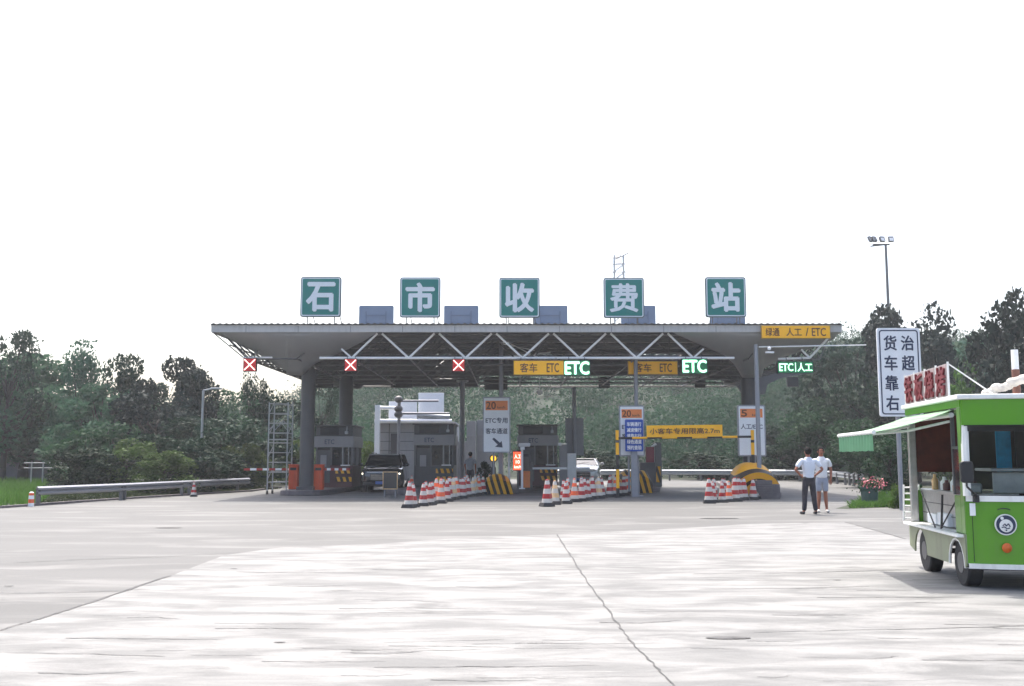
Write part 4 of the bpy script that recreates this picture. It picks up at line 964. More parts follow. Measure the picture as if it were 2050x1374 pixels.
# floodlight mast
Y = 75; x = X_(1776, Y); t = thing('floodlight_mast', 'tall slim floodlight mast with three lamps above the right trees', 'lamp post', (x, Y, 0)); zt_ = Z_(490, Y); xt = P(1773, 490, Y)[0]
q = MB(t); q.tube((xt, Y, 0), (xt, Y, zt_), .16, 12, r2=.09); q.build('mast', M['steeld'], t, smooth=True)
q = MB(t); q.tube((xt - 1.15, Y - .5, zt_ - .1), (xt + .35, Y + .2, zt_ + .05), .07, 8); q.tube((xt - 1.2, Y - .1, zt_ - .15), (xt, Y, zt_), .05, 8); q.build('crossarm', M['steeld'], t)
for dx, rz in ((-1.25, .8), (-.95, .6), (-.35, .3), (.32, 0)):
    q = MB(t); c = Vector((xt + dx, Y - .25, zt_ + .36)); q.box(c, (.4, .22, .42), rz=rz, rx=-.4); fl = q.build('floodlight', M['steeld'], t, bevel=.02)
    q = MB(t); q.box(c + Vector((0, -.13, -.03)), (.28, .02, .28), rz=rz, rx=-.4); q.build('lens', M['white'], fl)
# lattice telecom mast far behind
Y = 130; t = thing('lattice_mast', 'thin lattice mast with crossarms rising behind the fourth green sign', 'mast', (X_(1240, Y), Y, 0)); q = MB(t); xm = P(1239, 540, Y)[0]; zt_ = Z_(512, Y)
for dx in (-.75, .75):
    for dy in (-.6, .6): q.tube((xm + dx, Y + dy, 0), (xm + dx * .8, Y + dy * .8, zt_), .085, 6)
zz = 6.0
while zz < zt_ - 1.2:
    for dy in (-.6, .6): q.tube((xm - .7, Y + dy, zz), (xm + .7, Y + dy, zz + 1.1), .045, 5)
    q.tube((xm - .7, Y, zz), (xm + .7, Y, zz), .02, 5); zz += 1.1
q.build('lattice', M['galv'], t)
q = MB(t); q.tube(P(1222, 545, Y), P(1256, 545, Y), .06, 6); q.tube(P(1226, 530, Y), P(1253, 529, Y), .05, 6); q.tube(P(1214, 518, Y), P(1240, 515, Y - .8), .06, 6); q.tube(P(1232, 519, Y), P(1258, 507, Y - .6), .08, 6); q.tube(P(1233, 528, Y), P(1250, 528, Y), .05, 6); q.tube(P(1238, 518, Y), P(1244, 508, Y), .05, 6); q.build('crossarm', M['steeld'], t)
# street light pole on the left
t, x = pole('street_lamp', 403, 782, 0, 47, .06, 'thin pale lamp pole in front of the tall dark left tree', 'lamp post', mt='galv')
q = MB(t); q.tube((x, 47, Z_(782, 47)), (x + .5, 46.8, Z_(779, 47)), .04, 8); q.box((x + .7, 46.7, Z_(779, 47)), (.5, .22, .08)); q.build('lamp_head', M['galv'], t, bevel=.02)

# ------------------------------------------------------------------ monitoring building behind
Y = 58; t = thing('control_building', 'grey panelled control building with white boards behind the booths', 'building', (X_(830, Y), Y + 2, 0))
q = MB(t); q.bx(X_(757, Y), X_(912, Y), Y, Y + 4, 0, Z_(845, Y)); q.build('wall', M['building'], t, bevel=.02)
q = MB(t)
for px in (779, 800, 830, 870): q.bx(X_(px, Y) - .03, X_(px, Y) + .03, Y - .03, Y - .001, 0, Z_(848, Y))
for yy in (866, 884, 902): q.bx(X_(757, Y), X_(912, Y), Y - .02, Y - .001, Z_(yy, Y) - .02, Z_(yy, Y) + .02)
q.build('panel_joint', M['steeld'], t)
q = MB(t); q.bx(X_(750, Y), X_(900, Y), Y - .3, Y + 4.2, Z_(845, Y), Z_(842, Y)); q.build('roof', M['boothp'], t, bevel=.02)
q = MB(t); q.bx(X_(782, Y), X_(800, Y), Y - .04, Y - .003, 0, Z_(868, Y)); q.build('door', M['column'], t)
for a, c, y0, y1 in ((775, 832, 803, 842), (834, 886, 785, 842)):
    q = MB(t); q.bx(X_(a, Y), X_(c, Y), Y + .5 + (a > 800) * .3, Y + .6 + (a > 800) * .3, Z_(y1, Y), Z_(y0, Y)); q.build('board', M['boardw'], t, bevel=.01)
q = MB(t); q.bx(X_(752, Y), X_(762, Y), Y - .6, Y - .3, 0, Z_(812, Y)); q.tube((X_(753, Y), Y - .45, Z_(817, Y)), (X_(798, Y), Y - .45, Z_(818, Y)), .1, 8); q.tube((X_(751, Y), Y - .45, Z_(844, Y)), (X_(905, Y), Y - .45, Z_(844, Y)), .12, 8); q.build('rail', M['steelw'], t)
q = MB(t); q.tube((X_(835, Y), Y - .3, Z_(833, Y)), (X_(900, Y), Y - .3, Z_(836, Y)), .16, 10); q.build('duct', M['galv'], t, smooth=True)
Y = 55; t = thing('camera_mast', 'dark camera mast with two long horizontal arms in front of the white boards', 'mast', (X_(798, Y), Y, 0)); x = X_(798, Y)
q = MB(t); q.tube((x, Y, 0), (x, Y, Z_(796, Y)), .09, 12); q.build('post', M['pole'], t, smooth=True)
for zz, xe in ((803, 877), (828, 899)):
    q = MB(t); q.tube((x, Y, Z_(zz, Y)), (X_(xe, Y), Y, Z_(zz, Y)), .06, 8); q.build('arm', M['pole'], t)
for zz in (800, 819, 830):
    q = MB(t); q.ball((x - .02, Y - .1, Z_(zz, Y)), (.24, .2, .2)); q.build('camera', M['steeld'], t, smooth='all')
for a, c, y0, Y, lab in ((907, 936, 884, 60, 'low grey cabinet wall right of the middle booth'), (934, 952, 843, 57, 'tall narrow grey panel cabinet behind the pale pole'), (954, 985, 841, 58, 'tall grey panel cabinet behind the arrow board')):
    q = MB(o=((X_((a + c) / 2, Y), Y, 0))); q.bx(X_(a, Y), X_(c, Y), Y, Y + 1.2, 0, Z_(y0, Y)); n = 4
    for k in range(1, n): zz = Z_(y0, Y) * k / n; q.bx(X_(a, Y), X_(c, Y), Y - .03, Y - .002, zz, zz + .04)
    tag(q.build('equipment_cabinet', M['building'], bevel=.02), lab, 'cabinet', 'grey equipment cabinets')

# ------------------------------------------------------------------ guardrails
def guardrail(pts, zc, label, h=.31, step=2.0, m='galv'):
    t = thing('guardrail', label, 'guardrail', (pts[0][0], pts[0][1], 0)); q = MB(t)
    prof = [(0, -h / 2), (-.07, -h / 4 - .02), (-.07, -h / 4 + .03), (0, -.02), (0, .02), (-.07, h / 4 - .03), (-.07, h / 4 + .02), (0, h / 2)]
    n = len(pts); rows = []
    for i, p in enumerate(pts):
        a = pts[max(0, i - 1)]; c = pts[min(n - 1, i + 1)]; d = Vector((c[0] - a[0], c[1] - a[1])).normalized(); nn = Vector((-d.y, d.x))
        if nn.y > 0: nn = -nn
        rows.append([(p[0] - nn.x * o, p[1] - nn.y * o, zc + z) for o, z in prof])
    for r0, r1 in zip(rows[:-1], rows[1:]):
        for k in range(len(prof) - 1): q.add([r0[k], r1[k], r1[k + 1], r0[k + 1]], [(0, 1, 2, 3)])
    q.build('rail', M[m], t, solid=.006)
    acc = 0; last = None; cnt = 0
    for a, c in zip(pts[:-1], pts[1:]):
        L_ = math.dist(a[:2], c[:2]); k = 0.0
        while k < L_ and cnt < 40:
            f_ = k / L_; x, y = a[0] + (c[0] - a[0]) * f_, a[1] + (c[1] - a[1]) * f_
            qq = MB(t); qq.box((x, y + .12, (zc + .1) / 2), (.11, .11, zc + .1)); qq.build('post', M['steeld'], t); k += step; cnt += 1
    return t
guardrail([(X_(78, 31.5), 31.5), (X_(250, 35.5), 35.5), (X_(380, 40), 40), (X_(500, 45), 45)], .46, 'low steel guardrail along the left verge in front of the shrubs', h=.27, step=4, m='pole')
guardrail([(X_(1100, 65), 65), (X_(1340, 65), 65), (X_(1480, 64.5), 64.5), (X_(1600, 63), 63), (X_(1660, 59), 59), (X_(1700, 54), 54), (X_(1724, 49), 49)], .55, 'pale steel guardrail curving round behind the toll plaza on the right', h=.34)
guardrail([(X_(700, 62), 62), (X_(725, 62), 62), (X_(760, 62), 62)], .55, 'short steel guardrail glimpsed left of the dark car', h=.34)
q = MB(o=(X_(40, 60), 60, 0)); q.bx(X_(-120, 60), X_(98, 60), 60, 60.4, 0, Z_(920, 60)); q.bx(X_(-120, 60), X_(105, 60), 59.9, 60.5, Z_(920, 60), Z_(917, 60)); q.bx(X_(-120, 60), X_(98, 60), 59.95, 59.99, Z_(941, 60), Z_(938, 60))
tag(q.build('retaining_wall', mat('bluish_wall', (.10, .11, .135), .8, 0, .15, 1.5)), 'low bluish grey wall beyond the bright grass at the far left', 'wall')
Y = 50; t = thing('wire_fence', 'thin wire fence with pale posts in front of the far left wall', 'fence', (X_(65, Y), Y, 0))
for px in (65, 88, 150, 240):
    q = MB(t); q.tube((X_(px, Y), Y, 0), (X_(px, Y), Y, Z_(925, Y)), .035, 6); q.build('post', M['galv'], t)
q = MB(t)
for yy in (927, 937): q.tube((X_(50, Y), Y, Z_(yy, Y)), (X_(245, Y), Y, Z_(yy, Y)), .02, 6)
q.build('wire', M['galv'], t)

# ------------------------------------------------------------------ white vertical sign, planter
Y = 28.6; x0, x1 = X_(1765, Y), X_(1852, Y); zt_, zb = Z_(657, Y), Z_(834, Y); cx, cz = (x0 + x1) / 2, (zt_ + zb) / 2; W, H = x1 - x0, zt_ - zb
t = thing('truck_lane_sign', 'tall white vertical sign with two columns of black characters above the cart', 'sign', (X_(1804, Y), Y, 0))
q = MB(t); q.prism(rrect(cx, cz, W, H, .06), Y, Y + .06); q.build('panel', M['boardw'], t)
q = MB(t); o_ = rrect(cx, cz, W - .11, H - .11, .09); i_ = rrect(cx, cz, W - .18, H - .18, .06); n = len(o_)
q.add([(x, Y - .006, z) for x, z in o_] + [(x, Y - .006, z) for x, z in i_] + [(x, Y - .001, z) for x, z in o_] + [(x, Y - .001, z) for x, z in i_],
      [(k, (k + 1) % n, n + (k + 1) % n, n + k) for k in range(n)] + [(2 * n + k, 2 * n + (k + 1) % n, (k + 1) % n, k) for k in range(n)]); q.build('border', M['navy'], t)
q = MB(t)
for k, ch in enumerate('货车靠右'): q.text(ch, (X_(1791, Y), Y - .001, Z_(687 + k * 40, Y)), .36, .42, .02, .006)
for k, ch in enumerate('治超'): q.text(ch, (X_(1826, Y), Y - .001, Z_(687 + k * 40, Y)), .36, .42, .02, .006)
q.build('lettering', M['navy'], t)
q = MB(t); q.tube((X_(1804, Y), Y + .14, 0), (X_(1804, Y), Y + .14, zt_ - .15), .065, 14); q.build('post', M['pole'], t, smooth=True)
q = MB(t)
for z in (zb + .4, zt_ - .4): q.bx(cx - .3, cx + .3, Y + .063, Y + .09, z - .03, z + .03)
q.build('bracket', M['galv'], t)
Y = 31.5; x = X_(1737, Y); t = thing('flower_planter', 'dark green barrel planter with pink flowers beside the roadside grass', 'planter', (x, Y, 0))
q = MB(t); q.lathe([(.22, 0), (.27, .5), (.30, .52), (.30, .58), (.25, .58), (.24, .5)], (x, Y, 0), 20); q.build('pot', mat('pot_green', (.03, .07, .065), .5), t, smooth=True)
r = np.random.default_rng(4); n = 420; pts = np.array([x + .12, Y, .66]) + r.normal(size=(n, 3)) * np.array([.17, .15, .09])
me = leaf_mesh('flowers', pts - np.array([x, Y, 0]), r.uniform(.02, .045, n), mat('petals', srgb(226, 128, 140), .6, 0, .35, 20), 5); o = bpy.data.objects.new('flowers', me); COL.objects.link(o); o.parent = t
pts = np.array([x + .05, Y, .62]) + r.normal(size=(500, 3)) * np.array([.18, .16, .10])
me = leaf_mesh('leaves', pts - np.array([x, Y, 0]), r.uniform(.03, .06, 500), M['leafB'], 6); o = bpy.data.objects.new('leaves', me); COL.objects.link(o); o.parent = t
plant('bushb0', 'small_plant', 'plant', 1795, 968, 34, 29.8, 'small bright green plant at the foot of the sign pole')

# ------------------------------------------------------------------ cones
def cone_geo(cr, cw):
    t = thing('traffic_cone', '', 'cone', (0, 0, 0), 0, 'red and white traffic cones on the toll plaza')
    q = MB(); pr = [(.150, .10), (.134, .22), (.112, .36), (.088, .50), (.066, .62), (.042, .73), (.034, .755), (.02, .76)]
    q.lathe(pr, n=16, mis=[1, 0, 1, 0, 1, 0, 0]); q.build('cone_body', [cr, cw], t, smooth=True)
    q = MB(); q.box((0, 0, .055), (.38, .38, .11), top=(.84, .84)); q.build('base', M['rubber'], t, bevel=.012)
    q = MB(); q.lathe([(.155, .225), (.1405, .325)][::1], n=16); 
    return t
protos = [cone_geo(M['red'], M['conew']), cone_geo(M['coneo'], M['conew']), cone_geo(M['conef'], M['conew'])]
first = [True] * 3; cr_ = random.Random(8)
def put_cone(x, y, label, kind=0):
    rz = cr_.uniform(-.4, .4); sc = cr_.uniform(.88, 1.08)
    if first[kind]:
        o = protos[kind]; first[kind] = False; o.location = (x, y, .008); o.rotation_euler = (0, 0, rz); o['label'] = label
    else: o = dup(protos[kind], (x, y, .008), rz, label)
    o.scale = (sc, sc, sc)
    return o
def pick():
    u = cr_.random(); return 0 if u < .62 else (1 if u < .85 else 2)
def row(a, c, n, name, first_kind=0):
    for k in range(n):
        f_ = k / (n - 1); x = a[0] + (c[0] - a[0]) * f_ + cr_.uniform(-.13, .13); y = a[1] + (c[1] - a[1]) * f_ + cr_.uniform(-.16, .16)
        kd = first_kind if k < 2 else pick(); w_ = ['red and white', 'orange and white', 'faded beige and white'][kd]
        put_cone(x, y, f'{w_} cone, {ORD[k]} from the near end of {name}', kd)
row(G(823, 1018), G(980, 988), 20, 'the left row')
row((G(845, 1010)[0], 31.6), (G(960, 985)[0], 42.5), 12, 'the left back line')
row(G(1088, 1015), G(1258, 990), 18, 'the middle row')
row((G(1110, 1003)[0], 34), (G(1262, 985)[0], 43), 14, 'the middle back line')
row(G(1420, 1008), G(1502, 1001), 9, 'the right row')
row(G(1432, 1003), G(1512, 999), 8, 'the right back line')
put_cone(X_(802, 44), 44, 'red and white cone beside the dark car, at its right headlamp', 0)
put_cone(X_(825, 43), 43, 'orange and white cone standing left of the middle booth', 1)
put_cone(X_(391, 38.6), 38.6, 'lone red and white cone on the verge before the left guardrail', 0).scale = (.74, .74, .74)
# reflective bollard at the end of the rail
Y = 31; q = MB(o=(X_(68, Y), Y, 0)); q.lathe([(.09, 0), (.08, .11), (.08, .23), (.075, .34), (.07, .42), (.04, .45)], (X_(68, Y), Y, 0), 14, mis=[1, 0, 1, 0, 1]); tag(q.build('marker_post', [M['coneo'], M['white']], smooth=True), 'orange and white marker post at the near end of the left guardrail', 'bollard')
# water barriers behind the left cone row
for i, px in enumerate((903, 925)):
    Y = 42; x = X_(px, Y); t = thing('water_barrier', ['left of two low red and white water barriers behind the left cones', 'right of two low red and white water barriers behind the left cones'][i], 'barrier', (x, Y, 0), 0, 'water barriers')
    q = MB(t); q.box((x, Y, .19), (.44, .32, .36), top=(1, .8)); q.build('lower_body', M['conew'], t, bevel=.04)
    q = MB(t); q.box((x, Y, .455), (.42, .22, .165), top=(.96, .7)); q.build('upper_body', M['red'], t, bevel=.03)
# dark sign box by the car
Y = 38.5; x0, x1 = X_(767, Y), X_(797, Y); t = thing('sandwich_board', 'dark square board on short legs in front of the parked car', 'sign', ((x0 + x1) / 2, Y, 0))
q = MB(t); q.bx(x0, x1, Y, Y + .05, .3, .95); q.build('panel', mat('dark_panel', (.05, .045, .04), .5), t, bevel=.01)
q = MB(t)
for a in ((x0, x1, .93, .96), (x0, x1, .29, .32)): q.bx(a[0], a[1], Y - .012, Y - .002, a[2], a[3])
for xx in (x0, x1 - .03): q.bx(xx, xx + .03, Y - .012, Y - .002, .325, .925)
q.build('frame', M['conef'], t)
for xx in (x0 + .08, x1 - .08):
    q = MB(t); q.box((xx, Y + .1, .15), (.06, .4, .3), top=(1, .3)); q.build('leg', M['steeld'], t)

# ------------------------------------------------------------------ cars
def car(x, Y, rz, paint, label, suv=True, lights=True):
    t = thing('parked_car', label, 'car', (x, Y, 0), rz); Wd = .93; L_ = 4.55
    q = MB(); secs = []      # (y, halfwidth, zbot, zmid, ztop)
    prof = [(0, .70, .42, .62, .80), (.06, .82, .30, .62, .92), (.25, .89, .26, .66, .99), (1.05, .93, .26, .72, 1.09), (1.35, .93, .26, .72, 1.13), (3.9, .93, .26, .74, 1.15), (4.35, .90, .32, .74, 1.12), (4.55, .80, .42, .70, .98)]
    for y, hw, zb, zm, zt_ in prof:
        secs.append([(-hw * .93, y, zb), (-hw, y, (zb + zm) / 2), (-hw, y, zm), (-hw * .93, y, zt_ - .05), (-hw * .80, y, zt_), (0, y, zt_ + .03), (hw * .80, y, zt_), (hw * .93, y, zt_ - .05), (hw, y, zm), (hw, y, (zb + zm) / 2), (hw * .93, y, zb)])
    k = len(secs[0])
    for s_ in secs: q.v += s_
    for i in range(len(secs) - 1):
        for j in range(k): q.f.append((i * k + j, (i + 1) * k + j, (i + 1) * k + (j + 1) % k, i * k + (j + 1) % k)); q.m.append(0)
    q.f.append(tuple(range(k))); q.m.append(0); q.f.append(tuple(range((len(secs) - 1) * k, len(secs) * k))[::-1]); q.m.append(0)
    q.build('body', paint, t, smooth=True)
    zr = 1.66 if suv else 1.45
    q = MB(); lo = [(-.80, 1.15, 1.12), (.80, 1.15, 1.12), (.84, 4.1, 1.14), (-.84, 4.1, 1.14)]; hi = [(-.62, 1.85, zr - .06), (.62, 1.85, zr - .06), (.66, 3.9, zr - .06), (-.66, 3.9, zr - .06)]
    q.add(lo + hi, [(0, 1, 5, 4), (1, 2, 6, 5), (2, 3, 7, 6), (3, 0, 4, 7), (4, 5, 6, 7)]); q.build('windows', M['glassd'], t)
    q = MB(); q.prismz([(-.66, 1.84), (.66, 1.84), (.69, 2.4), (.68, 3.95), (-.68, 3.95), (-.69, 2.4)], zr - .06, zr); q.build('roof', M['carwhite'] if suv else paint, t, bevel=.03)  # SUV roof is silver in place of sky reflected in dark paint
    q = MB()
    for s_ in (-1, 1): q.tube((.82 * s_, 1.10, 1.11), (.645 * s_, 1.83, zr - .04), .035, 6); q.tube((.84 * s_, 2.75, 1.14), (.68 * s_, 2.75, zr - .04), .035, 6); q.tube((.86 * s_, 4.15, 1.12), (.68 * s_, 3.92, zr - .04), .045, 6)
    q.build('pillars', paint, t)
    if suv:
        q = MB()
        for s_ in (-1, 1): q.tube((.60 * s_, 2.0, zr + .04), (.60 * s_, 3.8, zr + .04), .018, 6); q.tube((.6 * s_, 2.0, zr - .01), (.6 * s_, 2.0, zr + .04), .015, 6); q.tube((.6 * s_, 3.8, zr - .01), (.6 * s_, 3.8, zr + .04), .015, 6)
        q.build('roof_rail', M['chrome'], t)
    q = MB(); q.prism(rrect(0, .66, .92, .26, .06), -.012, .03); gr = q.build('grille', M['black'], t)
    q = MB()
    for z in (.58, .66, .74): q.bx(-.42, .42, -.02, -.0125, z - .008, z + .008)
    q.build('slat', M['chrome'], gr)
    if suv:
        q = MB(); q.add([(-.70, .10, .875), (.70, .10, .875), (.74, 1.12, 1.125), (-.74, 1.12, 1.125), (-.70, .10, .845), (.70, .10, .845), (.74, 1.12, 1.095), (-.74, 1.12, 1.095)], [(0, 1, 2, 3), (4, 5, 1, 0), (5, 6, 2, 1), (7, 4, 0, 3)]); q.build('hood', M['carwhite'], t, bevel=.02)  # pale overlay on the dark hood: sky reflection put into the colour
    q = MB(); q.tube((-.6, .03, .865), (.6, .03, .865), .022, 6); q.build('hood_glint', M['white'], t)  # white strip painted as the bright reflection along the hood edge
    q = MB(); q.bx(-.76, .76, -.03, .10, .32, .44); q.build('bumper', M['black'], t, bevel=.03)
    q = MB(); q.bx(-.22, .22, -.045, -.031, .36, .48); q.build('number_plate', mat('plate', (.05, .12, .4), .4), t)
    for s_ in (-1, 1):
        q = MB(); q.ball((.66 * s_, .12, .80), (.17, .09, .075), 14, 8); q.build('headlight', M['lampw'] if lights else M['chrome'], t, smooth='all')
        q = MB(); q.tube((.84 * s_, 1.35, 1.14), (.96 * s_, 1.33, 1.16), .02, 6); q.ball((1.02 * s_, 1.33, 1.18), (.11, .07, .075)); q.build('mirror', paint, t, smooth='all')
        for y in (.85, 3.65):
            q = MB(); q.tube((.70 * s_, y, .34), (.925 * s_, y, .34), .34, 24); wh = q.build('wheel', M['rubber'], t, smooth=True)
            q = MB(); q.tube((.926 * s_, y, .34), (.935 * s_, y, .34), .21, 18); q.build('rim', M['chrome'], wh)
    q = MB()
    for s_ in (-1, 1): q.tube((.1 * s_ - .25, 1.19, 1.155), (.1 * s_ + .25, 1.30, 1.24), .008, 5)
    q.build('wiper', M['black'], t)
    return t
car(X_(763, 43.2), 43.2, .03, M['carblack'], 'dark SUV with headlamps on in the lane right of the left column')
car(X_(1163, 50), 50, -.1, M['carwhite'], 'pale silver car mostly hidden behind the middle cone row', suv=False, lights=False)

# ------------------------------------------------------------------ green food cart
TX, TY, TR_ = 5.20, 11.6, math.radians(-7.5)
t = thing('food_cart', 'bright green and white food cart with open side and round emblem at right', 'food truck', (TX, TY, 0), TR_)
WD, LN = 1.75, 2.45
def tl(): return MB()
q = tl()                                            # lower front panel, slightly bowed
fr_ = []
for k in range(13):
    x = WD * k / 12; fr_.append((x, -.10 * (1 - ((x - WD / 2) / (WD / 2)) ** 2)))
for (x0, y0), (x1, y1) in zip(fr_[:-1], fr_[1:]): q.add([(x0, y0, .30), (x1, y1, .30), (x1, y1, 1.0), (x0, y0, 1.0)], [(0, 1, 2, 3)])
q = tl(); q.prismz([(a, c) for a, c in fr_] + [(WD, .03), (0, .03)], .30, 1.0); q.build('front_panel', M['tgreen'], t, smooth=True)
def front_y(x): return -.10 * (1 - ((x - WD / 2) / (WD / 2)) ** 2)
q = tl()
for (x0, y0), (x1, y1) in zip(fr_[:-1], fr_[1:]):
    q.add([(x0, y0 - .03, .245), (x1, y1 - .03, .245), (x1, y1 - .03, .30), (x0, y0 - .03, .30), (x0, y0 + .1, .245), (x1, y1 + .1, .245), (x1, y1 + .1, .30), (x0, y0 + .1, .30)], [(0, 1, 2, 3), (3, 2, 6, 7), (4, 5, 1, 0)])
q.build('bumper_trim', M['twhite'], t, smooth=True)
q = tl()
for (x0, y0), (x1, y1) in zip(fr_[:-1], fr_[1:]):
    q.add([(x0, y0 - .03, 1.0), (x1, y1 - .03, 1.0), (x1, y1 - .03, 1.065), (x0, y0 - .03, 1.065), (x0, y0 + .1, 1.0), (x1, y1 + .1, 1.0), (x1, y1 + .1, 1.065), (x0, y0 + .1, 1.065)], [(0, 1, 2, 3), (3, 2, 6, 7), (4, 5, 1, 0)])
q.build('window_sill', M['twhite'], t, smooth=True)
# front upper fascia and side fascia
q = tl()
for (x0, y0), (x1, y1) in zip(fr_[:-1], fr_[1:]): q.add([(x0, y0 - .02, 1.87), (x1, y1 - .02, 1.87), (x1, y1 - .02, 2.21), (x0, y0 - .02, 2.21)], [(0, 1, 2, 3)])
q = tl(); q.prismz([(a, c - .02) for a, c in fr_] + [(WD, .03), (0, .03)], 1.87, 2.165); q.build('upper_front', M['tgreen'], t, smooth=True)
q = tl(); q.bx(-.01, .02, .0, LN, 2.08, 2.165); q.build('side_fascia', MATS['truck_green'], t)
q = tl(); q.prismz([(-.05, -.06), (WD / 2, -.17), (WD + .05, -.06), (WD + .05, LN + .05), (-.05, LN + .05)], 2.167, 2.225); q.build('roof', M['twhite'], t, bevel=.012)
q = tl(); q.tube((WD - .02, -.02, 1.06), (WD - .04, .02, 1.88), .045, 8); q.build('front_pillar', M['twhite'], t, smooth=True); q = tl(); q.tube((.02, -.02, 1.06), (.04, .02, 1.88), .045, 8); q.build('front_pillar', M['twhite'], t, smooth=True)
q = tl()
for (x0, y0), (x1, y1) in zip(fr_[:-1], fr_[1:]): q.add([(x0, y0, 1.066), (x1, y1, 1.066), (x1, y1, 1.868), (x0, y0, 1.868)], [(0, 1, 2, 3)])
q.build('windscreen', GLASS, t, smooth='all')
# left lower side with two wheel arches
q = tl(); yw1, yw2, rw = .36, 1.90, .30
pts = [(0, .30)]
def arch(yc, n=9): return [(yc - rw * math.cos(math.pi * k / (n - 1)), .24 + rw * 1.05 * math.sin(math.pi * k / (n - 1))) for k in range(n)]
A1, A2 = arch(yw1), arch(yw2)
low = [(0, .28)] + A1 + A2 + [(LN, .30)]
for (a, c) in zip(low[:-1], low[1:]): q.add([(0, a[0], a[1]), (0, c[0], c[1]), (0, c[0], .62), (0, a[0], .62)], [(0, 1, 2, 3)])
q.build('side_skirt', mat('skirt_green_shaded', (.20, .23, .14), .4, 0, .08, 3, dirt=.3), t, solid=.02); q = tl()  # cart green greyed down: side shade put into the colour, plus dirt
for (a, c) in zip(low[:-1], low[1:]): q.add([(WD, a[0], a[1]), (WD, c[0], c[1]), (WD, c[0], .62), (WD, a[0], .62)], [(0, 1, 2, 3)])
q.build('side_skirt', mat('skirt_green_shaded', (.20, .23, .14), .4, 0, .08, 3, dirt=.3), t, solid=.02)
q = tl()
for a, c in zip(A1[:-1], A1[1:]): q.tube((-.008, a[0], a[1]), (-.008, c[0], c[1]), .016, 6)
q.build('wheel_arch', M['twhite'], t, smooth=True)
q = tl(); q.bx(-.01, .02, 0.0, .13, .621, 2.079); q.bx(-.01, .02, .13, .36, .621, 1.06); q.build('side_panel', mat('panel_green', srgb(84, 128, 48), .35, 0, .06, 3, coat=.4), t, bevel=.008)
q = tl(); q.bx(.0, .018, .135, .36, 1.07, 1.60); q.build('side_window', GLASS, t)
q = tl(); q.bx(-.012, .03, .135, .36, 1.60, 1.63); q.bx(-.012, .03, .355, .385, 1.065, 2.075); q.build('window_frame', M['steeld'], t)
q = tl(); q.bx(-.10, WD - .03, .04, LN, .585, .62); q.build('floor', M['twhite'], t, bevel=.008)
q = tl(); q.bx(.005, .10, LN - .08, LN, .62, 2.08); q.bx(WD - .1, WD - .005, LN - .08, LN, .62, 2.08); q.build('rear_pillar', M['steel'], t, bevel=.01)
q = tl(); q.bx(.10, WD - .1, LN - .04, LN - .02, .62, 1.05); q.build('back_panel', M['tgreen'], t)
q = tl(); q.bx(WD - .03, WD, .05, LN - .1, .62, 2.1); q.build('right_wall', mat('dark_inner', (.06, .05, .055), .6), t)
q = tl(); q.bx(.10, .66, LN - .04, LN - .02, 1.30, 2.08); q.build('inner_red_panel', mat('inner_red', srgb(84, 34, 24), .6, 0, .4, 6), t)
# counter and stand
q = tl(); q.bx(.12, .75, .45, LN - .12, 1.04, 1.075); q.bx(.14, .17, .45, LN - .12, .64, 1.04); q.build('counter', M['steel'], t, bevel=.006)
q = tl()
for z in (.76, .90): q.bx(.125, .137, .5, LN - .15, z, z + .01)
q.build('counter_trim', M['steeld'], t)
q = tl(); q.tube((.02, .95, 1.04), (.0, .98, .63), .014, 8); q.tube((.03, 1.95, 1.05), (-.03, 1.15, .63), .010, 6); q.tube((.03, .42, 1.0), (-.03, .90, .63), .010, 6); q.build('folding_stand', M['black'], t)
q = tl()
for x in (.06, WD - .06): q.bx(x - .003, x + .003, front_y(x) - .026, front_y(x) - .022, .32, .98)
for k in range(12):
    x0 = .02 + (WD - .04) * k / 12; x1 = .02 + (WD - .04) * (k + 1) / 12; q.tube((x0, front_y(x0) - .003, 1.068), (x1, front_y(x1) - .003, 1.068), .006, 5); q.tube((x0, front_y(x0) - .022, 1.866), (x1, front_y(x1) - .022, 1.866), .006, 5)
q.build('rubber_seal', M['rubber'], t)
# emblem
cx_, cz_ = .395, .745; yy = front_y(cx_) - .022; q = tl()
def disc(q, cx, cz, r, y, th=.004, mi=0, n=32): q.prism([(cx + r * math.cos(2 * math.pi * k / n), cz + r * math.sin(2 * math.pi * k / n)) for k in range(n)], y - th, y, mi)
ang = math.atan2(front_y(cx_ + .05) - front_y(cx_ - .05), .1)
disc(q, cx_, cz_, .118, yy, .016, 0); disc(q, cx_, cz_, .105, yy - .017, .003, 1); disc(q, cx_ + .0, cz_ - .012, .072, yy - .021, .003, 0); disc(q, cx_ - .04, cz_ + .072, .018, yy - .021, .003, 0)
for a0, pts in enumerate([[(-.038, .0), (-.012, .022), (.0, -.004), (.024, .024), (.042, -.012)], [(-.05, -.02), (-.02, -.012), (.01, -.034), (.038, -.024)]]):
    for p0, p1 in zip(pts[:-1], pts[1:]): q.tube((cx_ + p0[0], yy - .026, cz_ - .012 + p0[1]), (cx_ + p1[0], yy - .026, cz_ - .012 + p1[1]), .006, 6, mi=1)
disc(q, cx_ - .002, cz_ - .062, .009, yy - .025, .003, 1)
q.build('emblem', [M['twhite'], M['navy']], t)
q = tl()
for k in range(6):
    a = math.radians(35 + 18 * k); c = math.radians(53 + 18 * k); q.tube((cx_ - .01 + .085 * math.cos(a), yy - .004, .885 + .04 * math.sin(a)), (cx_ - .01 + .085 * math.cos(c), yy - .004, .885 + .04 * math.sin(c)), .006, 6)
q.build('brow_mark', M['black'], t)
